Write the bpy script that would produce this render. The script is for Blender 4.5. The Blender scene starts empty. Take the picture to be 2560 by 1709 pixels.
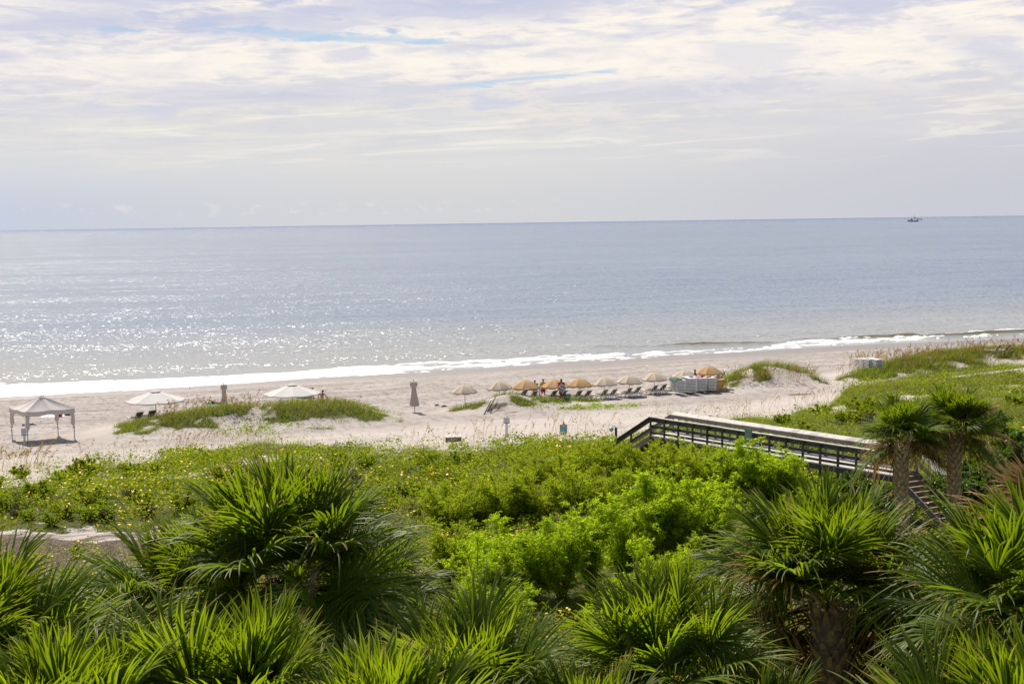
import bpy, bmesh, math, random
import numpy as np
from mathutils import Vector, Matrix
R = math.radians
rng = np.random.default_rng(7)
random.seed(7)
scene = bpy.context.scene
COL = scene.collection

# ------------------------------------------------------------------ camera
CAMZ = 17.0
F = 3200.0                       # focal length in pixels of a 2560 wide frame
PITCH = math.atan((854.5 - 549.5) / F)
ROLL = math.atan((577.5 - 540.0) / 2560)
CM = Matrix.Rotation(R(90) - PITCH, 3, 'X') @ Matrix.Rotation(-ROLL, 3, 'Z')
cam = bpy.data.cameras.new('camera')
cam.lens = F * 36 / 2560
cam.sensor_width = 36
cam.clip_start = 0.1
cam.clip_end = 60000
camo = bpy.data.objects.new('camera', cam)
camo.matrix_world = Matrix.Translation((0, 0, CAMZ)) @ CM.to_4x4()
COL.objects.link(camo)
scene.camera = camo

def ray(px, py):
    return CM @ Vector(((px - 1280) / F, -(py - 854.5) / F, -1.0))

# ------------------------------------------------------------------ noise
def hash2(ix, iy, seed):
    h = (ix.astype(np.int64) * 374761393 + iy.astype(np.int64) * 668265263 + seed * 2147483647) & 0xffffffff
    h = ((h ^ (h >> 13)) * 1274126177) & 0xffffffff
    return ((h ^ (h >> 16)) & 0xffffff) / float(0xffffff)
def vnoise(x, y, seed=0):
    x = np.asarray(x, float); y = np.asarray(y, float)
    ix = np.floor(x); iy = np.floor(y); fx = x - ix; fy = y - iy
    fx = fx * fx * (3 - 2 * fx); fy = fy * fy * (3 - 2 * fy)
    a = hash2(ix, iy, seed); b = hash2(ix + 1, iy, seed); c = hash2(ix, iy + 1, seed); d = hash2(ix + 1, iy + 1, seed)
    return (a * (1 - fx) + b * fx) * (1 - fy) + (c * (1 - fx) + d * fx) * fy
def fbm(x, y, seed=0, oct=4):
    s = 0; a = 0.5; tot = 0
    for o in range(oct):
        s = s + a * vnoise(x * 2 ** o, y * 2 ** o, seed + o * 17); tot += a; a *= 0.5
    return s / tot
def sstep(a, b, x):
    t = np.clip((x - a) / (b - a), 0, 1)
    return t * t * (3 - 2 * t)

# ------------------------------------------------------------------ terrain
NX, NY = -0.34, 0.94                # towards the sea
NL = math.hypot(NX, NY); NX /= NL; NY /= NL
SX, SY = NY, -NX                    # along the shore
def tcoord(x, y): return x * NX + y * NY
def scoord(x, y): return x * SX + y * SY
def curve(x, y): return (x * x + y * y) / 12.742e6
PT = [-300, 0, 20, 45, 60, 72, 78, 84, 92, 100, 108, 118, 130, 137, 145, 160, 200, 400]
PZ = [4.0, 3.2, 3.0, 3.0, 3.0, 2.9, 2.5, 2.0, 1.62, 1.4, 1.25, 1.0, 0.5, 0.12, -0.2, -1.0, -2.5, -5]
DUNES = [  # x, y, amplitude, sigma along shore, sigma across
    (-25.0, 98.0, 0.75, 3.0, 2.1), (-21.0, 98.5, 1.0, 3.2, 2.2), (-16.5, 99.5, 0.95, 2.8, 2.1), (-13.0, 100.0, 0.95, 2.2, 2.1), (-29, 96.5, .35, 2.5, 2.0),
    (-0.6, 105.6, 0.95, 1.6, 1.4), (2.6, 106.0, 0.50, 2.2, 1.4), (-3.4, 104.5, 0.25, 1.8, 1.3), (6.0, 107.2, 0.15, 2.0, 1.2),
    (21.0, 117.5, 0.7, 1.8, 2.0), (23.6, 118.5, 1.35, 1.9, 2.0), (26.6, 119.5, 0.8, 1.8, 1.9),
    (33.0, 119.0, 0.5, 3.0, 2.5), (38.5, 123.0, 1.05, 4.0, 3.6), (45.0, 126.5, 1.25, 5.0, 3.8), (53.0, 129.0, .95, 6.0, 3.8), (62.0, 133.0, .85, 8.0, 4.0), (76.0, 138.0, .8, 10.0, 5.0),
    (44.0, 111.0, 1.1, 7.0, 4.0), (31.0, 103.0, 0.9, 5.0, 4.0), (36.0, 88.0, .8, 9.0, 6.0), (55, 118, 1.0, 8, 5), (60, 100, 1.0, 12, 8),
    (-19.0, 57.5, -0.10, 4.5, 1.6), (-22.0, 53.6, 0.05, 4.5, 1.0), (-12, 88, .3, 5, 2)]
def height(x, y):
    x = np.asarray(x, float); y = np.asarray(y, float)
    t = tcoord(x, y); s = scoord(x, y)
    t2 = t + 1.6 * np.sin(s * 0.045 + 1.0) + 0.5 * np.sin(s * 0.17)
    z = np.interp(t2, PT, PZ)
    for (dx, dy, a, ss, st) in DUNES:
        ds = (x - dx) * SX + (y - dy) * SY; dt = (x - dx) * NX + (y - dy) * NY
        z = z + a * np.exp(-0.5 * ((ds / ss) ** 2 + (dt / st) ** 2))
    k = sstep(100, 80, t)
    z = z + (fbm(x * 0.35, y * 0.35, 3) - 0.5) * (0.12 + 0.55 * k) * sstep(140, 128, t)
    z = z + (fbm(x * 1.6, y * 1.6, 5, 3) - 0.5) * 0.10 * sstep(132, 122, t)
    return z - curve(x, y)
def height_flat(x, y):
    """the beach without its dunes: for things that stand behind one"""
    t = tcoord(x, y); s = scoord(x, y)
    return float(np.interp(t + 1.6 * math.sin(s * 0.045 + 1.0) + 0.5 * math.sin(s * 0.17), PT, PZ)) - curve(x, y)
def behind(px, py):
    d = ray(px, py); lo, hi = 20.0, 400.0
    for _ in range(30):
        m = (lo + hi) / 2; p = d * m
        if CAMZ + p.z < height_flat(p.x, p.y): hi = m
        else: lo = m
    p = d * hi
    return Vector((p.x, p.y, float(height(p.x, p.y))))
SG = np.arange(20.0, 420.0, .5)
def ground(px, py, lift=0.0):
    d = ray(px, py); z = height(d.x * SG, d.y * SG) + lift
    hit = np.nonzero(CAMZ + d.z * SG < z)[0]
    hi = SG[hit[0]] if len(hit) else SG[-1]; lo = hi - .5
    for _ in range(8):
        m = (lo + hi) / 2
        if CAMZ + d.z * m < float(height(d.x * m, d.y * m)) + lift: hi = m
        else: lo = m
    p = d * hi
    return Vector((p.x, p.y, float(height(p.x, p.y))))
def atD(px, D):
    """ground point in the column px at forward distance D"""
    d = ray(px, 1100); k = D / d.y
    return Vector((d.x * k, D, float(height(d.x * k, D))))
def atP(px, py, D):
    d = ray(px, py); k = D / d.y
    return Vector((d.x * k, D, CAMZ + d.z * k))

# line where dune vegetation starts, as distance against bearing
BL = [(-260, 1245), (-100, 1215), (0, 1192), (150, 1168), (280, 1150), (430, 1122), (600, 1110), (850, 1112), (1000, 1115), (1120, 1116), (1300, 1104), (1450, 1094), (1560, 1088),
      (1700, 1062), (1830, 1045), (1950, 1030), (2080, 1004), (2130, 965), (2230, 935), (2340, 915), (2560, 900), (2900, 880)]
bp = [ground(*b) for b in BL]
BA = np.array([p.x / p.y for p in bp]); BD = np.array([p.y for p in bp])
def veg_line(x, y):
    return np.interp(x / np.maximum(y, 1), BA, BD)
def dune_cover(x, y):
    """grass density on the separate dunes, 0..1"""
    g = np.zeros_like(x)
    n = fbm(x * 0.8, y * 0.8, 21, 3)
    for (dx, dy, ss, st, off, w) in [(-25.5, 97.9, 2.8, 2.3, 0, 1), (-22, 98.2, 3.2, 2.3, 0, 1), (-17.5, 99.2, 3.6, 2.2, 0, 1), (-13.5, 99.6, 2.8, 2.4, 0, 1), (-11.3, 98.9, 1.6, 1.5, 0, 1),
                         (-28.2, 96.2, 1.6, 1.8, 0, 1), (-3.6, 104.2, 1.5, .6, 0, 1), (0.2, 106.3, 2.0, 0.7, .3, 1), (2.9, 105.9, 2.1, 1.1, 0, 1), (5.4, 106.9, 2.2, .8, .3, 1), (1.2, 104.4, .8, .6, 0, .9),
                         (20.5, 117.0, 1.6, 1.5, 0, 1), (23.3, 119.3, 2.2, 1.2, .3, 1), (22.7, 117.2, .55, 1.2, .0, 1), (26.7, 119.4, 1.6, 1.1, .5, 1), (28.0, 117.6, .4, 1, .0, .8),
                         (33.3, 118.6, 2.8, 1.9, 0, 1), (38.0, 121.5, 3.6, 2.8, 0, 1), (44.0, 125.6, 4.4, 3.0, 0, 1), (52, 128, 5, 3.0, 0, 1), (62, 132, 8, 3.4, 0, 1), (76, 138, 10, 4, 0, 1)]:
        ds = (x - dx) * SX + (y - dy) * SY; dt = (x - dx) * NX + (y - dy) * NY - off
        r = np.sqrt((ds / ss) ** 2 + (dt / st) ** 2)
        g = np.maximum(g, w * sstep(1.45, 0.7, r + (n - 0.5) * 2.2))
    return g
def bare(x, y):
    """the bare sandy track and the dead brush at the left"""
    ds = (x + 20.5) * 1.0; dt = (y - 55.0) - ds * 0.06
    n = fbm(x * 0.5, y * 0.8, 61, 4) - .5
    return sstep(1.25, 0.8, np.sqrt((ds / 10.5) ** 2 + (dt / 3.4) ** 2) + n * 2.6)
def cover(x, y):
    """main vegetated backshore, 0..1"""
    D = veg_line(x, y); n = fbm(x * 0.3, y * 0.3, 31, 4)
    k = sstep(0.4, -4.0, y - D + (n - 0.5) * 7)
    patch = np.where(x / np.maximum(y, 1) > 0.235, sstep(84, 98, y) , 0.0)          # sandy gaps on the right-hand dunes
    gaps = sstep(0.52, 0.60, fbm(x * 0.22 + 4, y * 0.42, 41, 3))
    k = k * (1 - 0.95 * patch * gaps)
    far = np.where(x / np.maximum(y, 1) < -0.02, sstep(68, 76, tcoord(x, y)), 0.0)
    gaps2 = sstep(0.50, 0.60, fbm(x * 0.25 + 9, y * 0.6, 43, 3))
    k = k * (1 - 0.75 * far * gaps2)
    return k * (1 - bare(x, y))
def hollow(x, y):
    """the spots of the greenery with darker thin plants"""
    return sstep(0.55, 0.68, fbm(x * 0.55 + 30, y * 0.55, 51, 3))

# ------------------------------------------------------------------ node helpers
class NT:
    def __init__(s, tree): s.t = tree; s.n = tree.nodes; s.l = tree.links
    def node(s, kind, **kw):
        n = s.n.new(kind)
        for k, v in kw.items(): setattr(n, k, v)
        return n
    def put(s, sock, v):
        if v is None: return
        if isinstance(v, bpy.types.NodeSocket): s.l.new(v, sock)
        else: sock.default_value = v
    def m(s, op, a, b=None, c=None, clamp=False):
        n = s.node('ShaderNodeMath', operation=op, use_clamp=clamp)
        s.put(n.inputs[0], a); s.put(n.inputs[1], b)
        if c is not None: s.put(n.inputs[2], c)
        return n.outputs[0]
    def mix(s, f, a, b, mode='MIX'):
        n = s.node('ShaderNodeMix', data_type='RGBA', blend_type=mode)
        s.put(n.inputs[0], f)
        for sock, v in ((n.inputs[6], a), (n.inputs[7], b)):
            if isinstance(v, tuple) and len(v) == 3: v = v + (1,)
            s.put(sock, v)
        return n.outputs[2]
    def ss(s, a, b, x):
        n = s.node('ShaderNodeMapRange', interpolation_type='SMOOTHSTEP')
        s.put(n.inputs[0], x); n.inputs[1].default_value = a; n.inputs[2].default_value = b
        return n.outputs[0]
    def noise(s, vec, scale, detail=3, rough=0.5, dist=0.0):
        n = s.node('ShaderNodeTexNoise')
        s.put(n.inputs['Vector'], vec); n.inputs['Scale'].default_value = scale
        n.inputs['Detail'].default_value = detail; n.inputs['Roughness'].default_value = rough
        n.inputs['Distortion'].default_value = dist
        return n.outputs[0]
    def comb(s, x, y, z=0.0):
        n = s.node('ShaderNodeCombineXYZ'); s.put(n.inputs[0], x); s.put(n.inputs[1], y); s.put(n.inputs[2], z); return n.outputs[0]
    def sep(s, v):
        n = s.node('ShaderNodeSeparateXYZ'); s.put(n.inputs[0], v); return n.outputs
    def map(s, v, rot=(0, 0, 0), scale=(1, 1, 1), loc=(0, 0, 0)):
        n = s.node('ShaderNodeMapping'); s.put(n.inputs[0], v)
        n.inputs[1].default_value = loc; n.inputs[2].default_value = rot; n.inputs[3].default_value = scale
        return n.outputs[0]
    def attr(s, name):
        n = s.node('ShaderNodeAttribute'); n.attribute_name = name; return n.outputs['Fac']
    def bump(s, h, strength=1.0, dist=1.0, normal=None):
        n = s.node('ShaderNodeBump'); s.put(n.inputs['Height'], h); n.inputs['Strength'].default_value = strength
        n.inputs['Distance'].default_value = dist
        if normal is not None: s.put(n.inputs['Normal'], normal)
        return n.outputs[0]
    def obj(s): return s.node('ShaderNodeTexCoord').outputs['Object']
    def pos(s): return s.node('ShaderNodeNewGeometry').outputs['Position']

def material(name):
    m = bpy.data.materials.new(name); m.use_nodes = True
    nt = NT(m.node_tree); b = m.node_tree.nodes['Principled BSDF']
    return m, nt, b
def plain(name, col, rough=0.6, var=0.15, scale=6, metal=0.0, bump=0.0, spec=0.5):
    m, nt, b = material(name)
    f = nt.noise(nt.obj(), scale, 4, 0.6)
    dark = tuple(c * (1 - var) for c in col); light = tuple(min(1, c * (1 + var)) for c in col)
    nt.put(b.inputs['Base Color'], nt.mix(nt.ss(.3, .7, f), dark, light))
    b.inputs['Roughness'].default_value = rough; b.inputs['Metallic'].default_value = metal
    b.inputs['Specular IOR Level'].default_value = spec
    if bump: nt.put(b.inputs['Normal'], nt.bump(f, bump, 0.02))
    return m
def cloth(name, col, trans=0.35, var=.06):
    m, nt, b = material(name)
    f = nt.noise(nt.obj(), 3, 4, .6)
    c = nt.mix(f, tuple(x * (1 - var) for x in col), tuple(min(1, x * (1 + var)) for x in col))
    nt.put(b.inputs['Base Color'], c); b.inputs['Roughness'].default_value = .85; b.inputs['Specular IOR Level'].default_value = .2
    nt.put(b.inputs['Normal'], nt.bump(f, .25, .06))
    tr = nt.node('ShaderNodeBsdfTranslucent'); nt.put(tr.inputs[0], c)
    mx = nt.node('ShaderNodeMixShader'); mx.inputs[0].default_value = trans
    nt.l.new(b.outputs[0], mx.inputs[1]); nt.l.new(tr.outputs[0], mx.inputs[2])
    nt.l.new(mx.outputs[0], m.node_tree.nodes['Material Output'].inputs[0])
    return m
def leafmat(name, ca, cb, trans_col, trans=0.5, rough=0.45, tip=None, tip0=.8, tip1=1.0, spec=.5, dry=0.0):
    """leaf: colour varies with the attribute rnd from leaf to leaf and by object; light shines through"""
    m, nt, b = material(name)
    r = nt.attr('rnd')
    oi = nt.node('ShaderNodeObjectInfo').outputs['Random']
    mixv = nt.m('ADD', nt.m('MULTIPLY', r, .75), nt.m('MULTIPLY', oi, .25))
    c = nt.mix(mixv, ca, cb)
    tc = nt.mix(mixv, tuple(x * .75 for x in trans_col), tuple(x * 1.2 for x in trans_col))
    if tip is not None:
        tp = nt.attr('tip')
        wob = nt.m('ADD', tp, nt.m('MULTIPLY', nt.m('SUBTRACT', r, .5), .35))
        wob = nt.m('ADD', wob, nt.m('MULTIPLY', nt.m('SUBTRACT', oi, .5), .12))
        f = nt.ss(tip0, tip1, wob)
        mid = (ca[0] * 3.6 + .05, cb[1] * 1.25, cb[2] * .8)
        c = nt.mix(nt.ss(tip0 - .3, tip0 + .05, wob), c, nt.mix(.5, mid, c))
        c = nt.mix(f, c, tip); tc = nt.mix(f, tc, tuple(x * 1.3 for x in tip))
    nt.put(b.inputs['Base Color'], c)
    b.inputs['Roughness'].default_value = rough; b.inputs['Specular IOR Level'].default_value = spec
    tr = nt.node('ShaderNodeBsdfTranslucent'); nt.put(tr.inputs[0], tc)
    mx = nt.node('ShaderNodeMixShader'); mx.inputs[0].default_value = trans
    nt.l.new(b.outputs[0], mx.inputs[1]); nt.l.new(tr.outputs[0], mx.inputs[2])
    nt.l.new(mx.outputs[0], m.node_tree.nodes['Material Output'].inputs[0])
    return m

# ------------------------------------------------------------------ objects
def tag(o, label=None, cat=None, group=None, kind=None):
    if label: o['label'] = label
    if cat: o['category'] = cat
    if group: o['group'] = group
    if kind: o['kind'] = kind
    return o
def empty(name, loc, label, cat, group=None, rz=0.0):
    o = bpy.data.objects.new(name, None); COL.objects.link(o)
    o.location = loc; o.rotation_euler = (0, 0, rz)
    return tag(o, label, cat, group)
def link(name, me, mat, parent=None, smooth=False):
    o = bpy.data.objects.new(name, me); COL.objects.link(o)
    if mat is not None: me.materials.append(mat)
    if smooth: me.shade_smooth()
    if parent is not None: o.parent = parent
    return o
def copy_tree(o, parent=None):
    c = o.copy(); COL.objects.link(c)
    if parent is not None: c.parent = parent
    for ch in list(o.children): copy_tree(ch, c)
    return c
def npmesh(name, V, Fq, attrs=None):
    """mesh from numpy arrays, all faces the same size"""
    me = bpy.data.meshes.new(name); V = np.ascontiguousarray(V, dtype=np.float32); Fq = np.ascontiguousarray(Fq, dtype=np.int32)
    n, k = Fq.shape
    me.vertices.add(len(V)); me.vertices.foreach_set('co', V.ravel())
    me.loops.add(n * k); me.loops.foreach_set('vertex_index', Fq.ravel())
    me.polygons.add(n); me.polygons.foreach_set('loop_start', np.arange(0, n * k, k, dtype=np.int32))
    me.update(calc_edges=True)
    for nm, a in (attrs or {}).items():
        at = me.attributes.new(nm, 'FLOAT', 'POINT'); at.data.foreach_set('value', np.ascontiguousarray(a, dtype=np.float32))
    return me

class MB:
    def __init__(s): s.v = []; s.f = []
    def add(s, vs, fs):
        n = len(s.v); s.v += [tuple(v) for v in vs]; s.f += [tuple(i + n for i in f) for f in fs]; return s
    def box(s, c, size, M=None):
        c = Vector(c); hx, hy, hz = (q / 2 for q in size)
        vs = [Vector((x, y, z)) for z in (-hz, hz) for x, y in ((-hx, -hy), (hx, -hy), (hx, hy), (-hx, hy))]
        if M is not None: vs = [M @ v for v in vs]
        return s.add([v + c for v in vs], [(3, 2, 1, 0), (4, 5, 6, 7), (0, 1, 5, 4), (1, 2, 6, 5), (2, 3, 7, 6), (3, 0, 4, 7)])
    def beam(s, a, b, w, h, up=(0, 0, 1)):
        a = Vector(a); b = Vector(b); d = (b - a).normalized(); u = Vector(up)
        x = d.cross(u)
        if x.length < 1e-4: x = d.cross(Vector((0, 1, 0)))
        x.normalize(); z = x.cross(d).normalized()
        vs = []
        for p in (a, b):
            for i, j in ((-1, -1), (1, -1), (1, 1), (-1, 1)): vs.append(p + x * (w / 2 * i) + z * (h / 2 * j))
        return s.add(vs, [(0, 1, 2, 3), (7, 6, 5, 4), (0, 4, 5, 1), (1, 5, 6, 2), (2, 6, 7, 3), (3, 7, 4, 0)])
    def tube(s, pts, rads, n=8, sq=1.0):
        pts = [Vector(p) for p in pts]
        if not hasattr(rads, '__len__'): rads = [rads] * len(pts)
        vs = []; fs = []
        ref = Vector((0, 0, 1))
        for i, p in enumerate(pts):
            d = (pts[min(i + 1, len(pts) - 1)] - pts[max(i - 1, 0)]).normalized()
            x = d.cross(ref)
            if x.length < .05: x = d.cross(Vector((0, 1, 0)))
            x.normalize(); y = d.cross(x).normalized()
            for k in range(n):
                a = 2 * math.pi * k / n
                vs.append(p + x * math.cos(a) * rads[i] + y * math.sin(a) * rads[i] * sq)
        for i in range(len(pts) - 1):
            for k in range(n):
                k2 = (k + 1) % n
                fs.append((i * n + k, i * n + k2, (i + 1) * n + k2, (i + 1) * n + k))
        fs.append(tuple(range(n - 1, -1, -1))); fs.append(tuple((len(pts) - 1) * n + k for k in range(n)))
        return s.add(vs, fs)
    def ell(s, c, r, n=10, m=7, M=None):
        vs = []; fs = []; c = Vector(c)
        for j in range(m + 1):
            th = math.pi * j / m
            for k in range(n):
                a = 2 * math.pi * k / n
                v = Vector((r[0] * math.sin(th) * math.cos(a), r[1] * math.sin(th) * math.sin(a), r[2] * math.cos(th)))
                if M is not None: v = M @ v
                vs.append(c + v)
        for j in range(m):
            for k in range(n):
                k2 = (k + 1) % n
                fs.append((j * n + k, (j + 1) * n + k, (j + 1) * n + k2, j * n + k2))
        return s.add(vs, fs)
    def build(s, name, mat, parent=None, smooth=False):
        me = bpy.data.meshes.new(name); me.from_pydata(s.v, [], s.f); me.validate(); me.update()
        return link(name, me, mat, parent, smooth)

# ------------------------------------------------------------------ materials
def sand_material():
    m, nt, b = material('sand')
    P = nt.pos(); wet = nt.attr('wet'); veg = nt.attr('veg'); fresh = nt.attr('fresh')
    shore = nt.map(P, rot=(0, 0, -math.atan2(SY, SX)))
    n1 = nt.noise(nt.map(shore, scale=(.25, 1, 1)), .30, 5, .6)
    n2 = nt.noise(nt.map(shore, scale=(.7, 1, 1)), 2.4, 4, .65)
    n3 = nt.noise(P, 30, 3, .6)
    n4 = nt.noise(nt.map(shore, scale=(.16, 1.4, 1)), 1.1, 5, .7)
    c = nt.mix(nt.ss(.35, .68, n1), (.330, .285, .255), (.430, .388, .360))
    n5 = nt.noise(nt.map(shore, scale=(1, .42, 1)), 1.7, 5, .85)
    c = nt.mix(nt.m('MULTIPLY', nt.ss(.49, .585, n5), nt.m('SUBTRACT', .80, nt.m('MULTIPLY', fresh, .72))), c, (.15, .13, .125))
    c = nt.mix(nt.m('MULTIPLY', nt.ss(.53, .62, n4), nt.m('SUBTRACT', .60, nt.m('MULTIPLY', fresh, .45))), c, (.25, .215, .185))
    c = nt.mix(nt.m('MULTIPLY', fresh, .75), c, (.50, .445, .40))
    c = nt.mix(nt.m('MULTIPLY', nt.ss(.35, .65, n3), .2), c, (.55, .49, .44))
    c = nt.mix(nt.m('MULTIPLY', wet, .75), c, (.20, .170, .145))
    c = nt.mix(nt.m('MULTIPLY', nt.attr('wrack'), nt.m('MULTIPLY', nt.ss(.35, .6, n2), .8)), c, (.13, .11, .095))
    litter = nt.mix(nt.ss(.35, .65, n2), (.095, .090, .022), (.080, .105, .012))
    vf = nt.ss(.18, .55, nt.m('ADD', veg, nt.m('MULTIPLY', nt.m('SUBTRACT', n2, .5), .9)))
    c = nt.mix(vf, c, litter)
    dead = nt.attr('dead')
    df = nt.ss(.35, .6, nt.m('ADD', dead, nt.m('MULTIPLY', nt.m('SUBTRACT', n4, .5), 1.4)))
    c = nt.mix(df, c, nt.mix(nt.ss(.4, .6, nt.noise(P, 9, 3, .6)), (.060, .042, .030), (.17, .125, .09)))
    nt.put(b.inputs['Base Color'], c)
    nt.put(b.inputs['Roughness'], nt.m('SUBTRACT', .95, nt.m('MULTIPLY', wet, .55)))
    b.inputs['Specular IOR Level'].default_value = .3
    foot = nt.node('ShaderNodeTexVoronoi'); nt.put(foot.inputs['Vector'], nt.map(P, scale=(1, 1.0, 1))); foot.inputs['Scale'].default_value = 2.6
    hgt = nt.m('ADD', nt.m('MULTIPLY', n2, 1.0), nt.m('ADD', nt.m('MULTIPLY', n3, .12), nt.m('MULTIPLY', nt.ss(0.0, .28, foot.outputs['Distance']), .38)))
    hgt = nt.m('MULTIPLY', hgt, nt.m('SUBTRACT', 1.0, nt.m('ADD', nt.m('MULTIPLY', wet, .9), nt.m('MULTIPLY', fresh, .1))))
    nt.put(b.inputs['Normal'], nt.bump(hgt, .9, .16))
    return m

def water_material():
    m, nt, b = material('sea_water')
    P = nt.pos(); ang = -math.atan2(SY, SX) + R(6)
    Q = nt.map(P, rot=(0, 0, ang))
    t = nt.m('ADD', nt.m('MULTIPLY', nt.sep(P)[0], NX), nt.m('MULTIPLY', nt.sep(P)[1], NY))
    near = nt.ss(320, 150, t)
    # facets of the chop: slopes taken from vector noise so that the roughness holds at any distance
    def slopes(vec, scale, detail, k):
        n = nt.node('ShaderNodeTexNoise'); nt.put(n.inputs['Vector'], vec); n.inputs['Scale'].default_value = scale
        n.inputs['Detail'].default_value = detail; n.inputs['Roughness'].default_value = .6
        v = nt.node('ShaderNodeVectorMath', operation='SUBTRACT'); nt.put(v.inputs[0], n.outputs['Color']); v.inputs[1].default_value = (.5, .5, .5)
        v2 = nt.node('ShaderNodeVectorMath', operation='MULTIPLY'); nt.put(v2.inputs[0], v.outputs[0]); v2.inputs[1].default_value = (k, k, 0)
        return v2.outputs[0]
    gust = nt.ss(.38, .62, nt.noise(nt.map(Q, scale=(.16, 1, 1)), .05, 5, .62))
    s1 = slopes(nt.map(Q, scale=(.40, 1, 1)), 3.1, 3, 2.5)
    s0 = slopes(nt.map(Q, scale=(.25, 1, 1)), .22, 2, .32)
    sc = nt.node('ShaderNodeVectorMath', operation='SCALE'); nt.put(sc.inputs[0], s1)
    nt.put(sc.inputs['Scale'], nt.m('MULTIPLY', nt.m('ADD', .66, nt.m('MULTIPLY', gust, .50)), nt.ss(139, 158, t)))
    ad = nt.node('ShaderNodeVectorMath', operation='ADD'); nt.put(ad.inputs[0], sc.outputs[0]); nt.put(ad.inputs[1], s0)
    ad2 = nt.node('ShaderNodeVectorMath', operation='ADD'); nt.put(ad2.inputs[0], ad.outputs[0]); nt.put(ad2.inputs[1], nt.node('ShaderNodeNewGeometry').outputs['Normal'])
    nm = nt.node('ShaderNodeVectorMath', operation='NORMALIZE'); nt.put(nm.inputs[0], ad2.outputs[0])
    nt.put(b.inputs['Normal'], nm.outputs[0])
    big = nt.noise(nt.map(Q, scale=(.25, 1, 1)), .012, 4, .55)
    deep = nt.mix(nt.ss(.35, .65, big), (.135, .175, .235), (.165, .21, .265))
    shal = (.29, .29, .27)
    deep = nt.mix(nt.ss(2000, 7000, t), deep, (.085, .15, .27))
    c = nt.mix(nt.ss(235, 145, t), deep, shal)
    strk = nt.noise(nt.map(Q, scale=(.10, 1, 1)), .35, 5, .65)
    c = nt.mix(nt.m('MULTIPLY', nt.ss(.56, .70, strk), nt.m('MULTIPLY', near, .4)), c, (.36, .33, .27))
    nt.put(b.inputs['Base Color'], c)
    b.inputs['Roughness'].default_value = .215
    b.inputs['IOR'].default_value = 1.333
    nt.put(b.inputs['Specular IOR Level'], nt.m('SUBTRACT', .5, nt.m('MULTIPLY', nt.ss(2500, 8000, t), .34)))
    return m

def foam_material():
    m, nt, b = material('foam')
    P = nt.pos(); n = nt.noise(P, 1.6, 5, .65)
    nt.put(b.inputs['Base Color'], nt.mix(nt.ss(.35, .6, n), (.80, .79, .76), (.93, .93, .92)))
    b.inputs['Roughness'].default_value = .5
    b.inputs['Subsurface Weight'].default_value = 0.0
    nt.put(b.inputs['Normal'], nt.bump(n, .6, .1))
    return m

def wood_material(name, ca, cb, scale=1.0):
    m, nt, b = material(name)
    P = nt.obj()
    n = nt.noise(nt.map(P, scale=(1.2, 1.2, 9)), 5 * scale, 5, .65)
    n2 = nt.noise(P, 1.3, 4, .6)
    n3 = nt.noise(P, 28, 3, .6)
    c = nt.mix(nt.ss(.3, .7, n), ca, cb)
    c = nt.mix(nt.m('MULTIPLY', nt.ss(.5, .72, n2), .6), c, tuple(x * .45 for x in ca))
    c = nt.mix(nt.m('MULTIPLY', nt.ss(.56, .7, n3), .5), c, tuple(x * .5 for x in ca))
    nt.put(b.inputs['Base Color'], c); b.inputs['Roughness'].default_value = .85; b.inputs['Specular IOR Level'].default_value = .25
    nt.put(b.inputs['Normal'], nt.bump(n, .5, .02))
    return m
M = {}
M['sand'] = sand_material(); M['water'] = water_material(); M['foam'] = foam_material()
M['wood_top'] = wood_material('bleached_wood', (.48, .445, .41), (.66, .62, .58))
M['wood_rail'] = wood_material('grey_wood', (.22, .20, .185), (.34, .31, .285))
M['wood_dark'] = wood_material('weathered_dark_shaded_wood', (.085, .082, .078), (.17, .16, .15))  # dark wood; on the near railing this tone is backlit shade painted in
M['wood_step'] = wood_material('brown_wood', (.20, .135, .10), (.32, .235, .18))
M['trunk'] = plain('palm_trunk', (.27, .20, .145), .9, .5, 9, bump=.7)
M['boot'] = plain('palm_boot', (.50, .35, .22), .85, .45, 7, bump=.6)
M['bark'] = plain('bush_bark', (.12, .085, .055), .9, .3, 8)
M['gaz'] = cloth('gazebo_fabric', (.74, .67, .645), .22)
M['white_cloth'] = cloth('white_canopy', (.80, .77, .74), .30)
M['beige_cloth'] = cloth('beige_canopy', (.68, .58, .46), .28)
M['tan_cloth'] = cloth('tan_canopy', (.62, .41, .21), .28)
M['taupe_cloth'] = cloth('taupe_canopy', (.66, .585, .55), .25)
M['steel'] = plain('grey_metal', (.22, .22, .24), .4, .1, 5, metal=.6)
M['dark_metal'] = plain('dark_metal', (.05, .052, .06), .5, .1, 5)
M['wood_pole'] = plain('pale_wood_pole', (.42, .28, .15), .6, .15, 8)
M['white_plastic'] = plain('white_plastic', (.80, .80, .79), .35, .04, 3)
M['sling'] = plain('tan_sling', (.27, .175, .075), .8, .12, 20)
M['sling_light'] = plain('cream_sling', (.60, .50, .36), .8, .1, 20)
M['skin'] = plain('skin', (.42, .19, .105), .55, .08, 4)
M['skin2'] = plain('skin_tan', (.50, .26, .15), .55, .08, 4)
M['hair'] = plain('dark_hair', (.022, .015, .011), .6, .3, 30)
M['hairb'] = plain('brown_hair', (.10, .055, .03), .6, .3, 30)
M['red'] = plain('red_fabric', (.50, .035, .03), .8, .15, 8)
M['orange'] = plain('ochre_fabric', (.55, .24, .06), .8, .15, 8)
M['navy'] = plain('navy_fabric', (.022, .035, .085), .8, .15, 8)
M['blue'] = plain('blue_fabric', (.07, .15, .30), .8, .15, 8)
M['magenta'] = plain('magenta_fabric', (.42, .03, .10), .8, .2, 8)
M['lime'] = plain('lime_fabric', (.46, .48, .07), .8, .2, 8)
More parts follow.
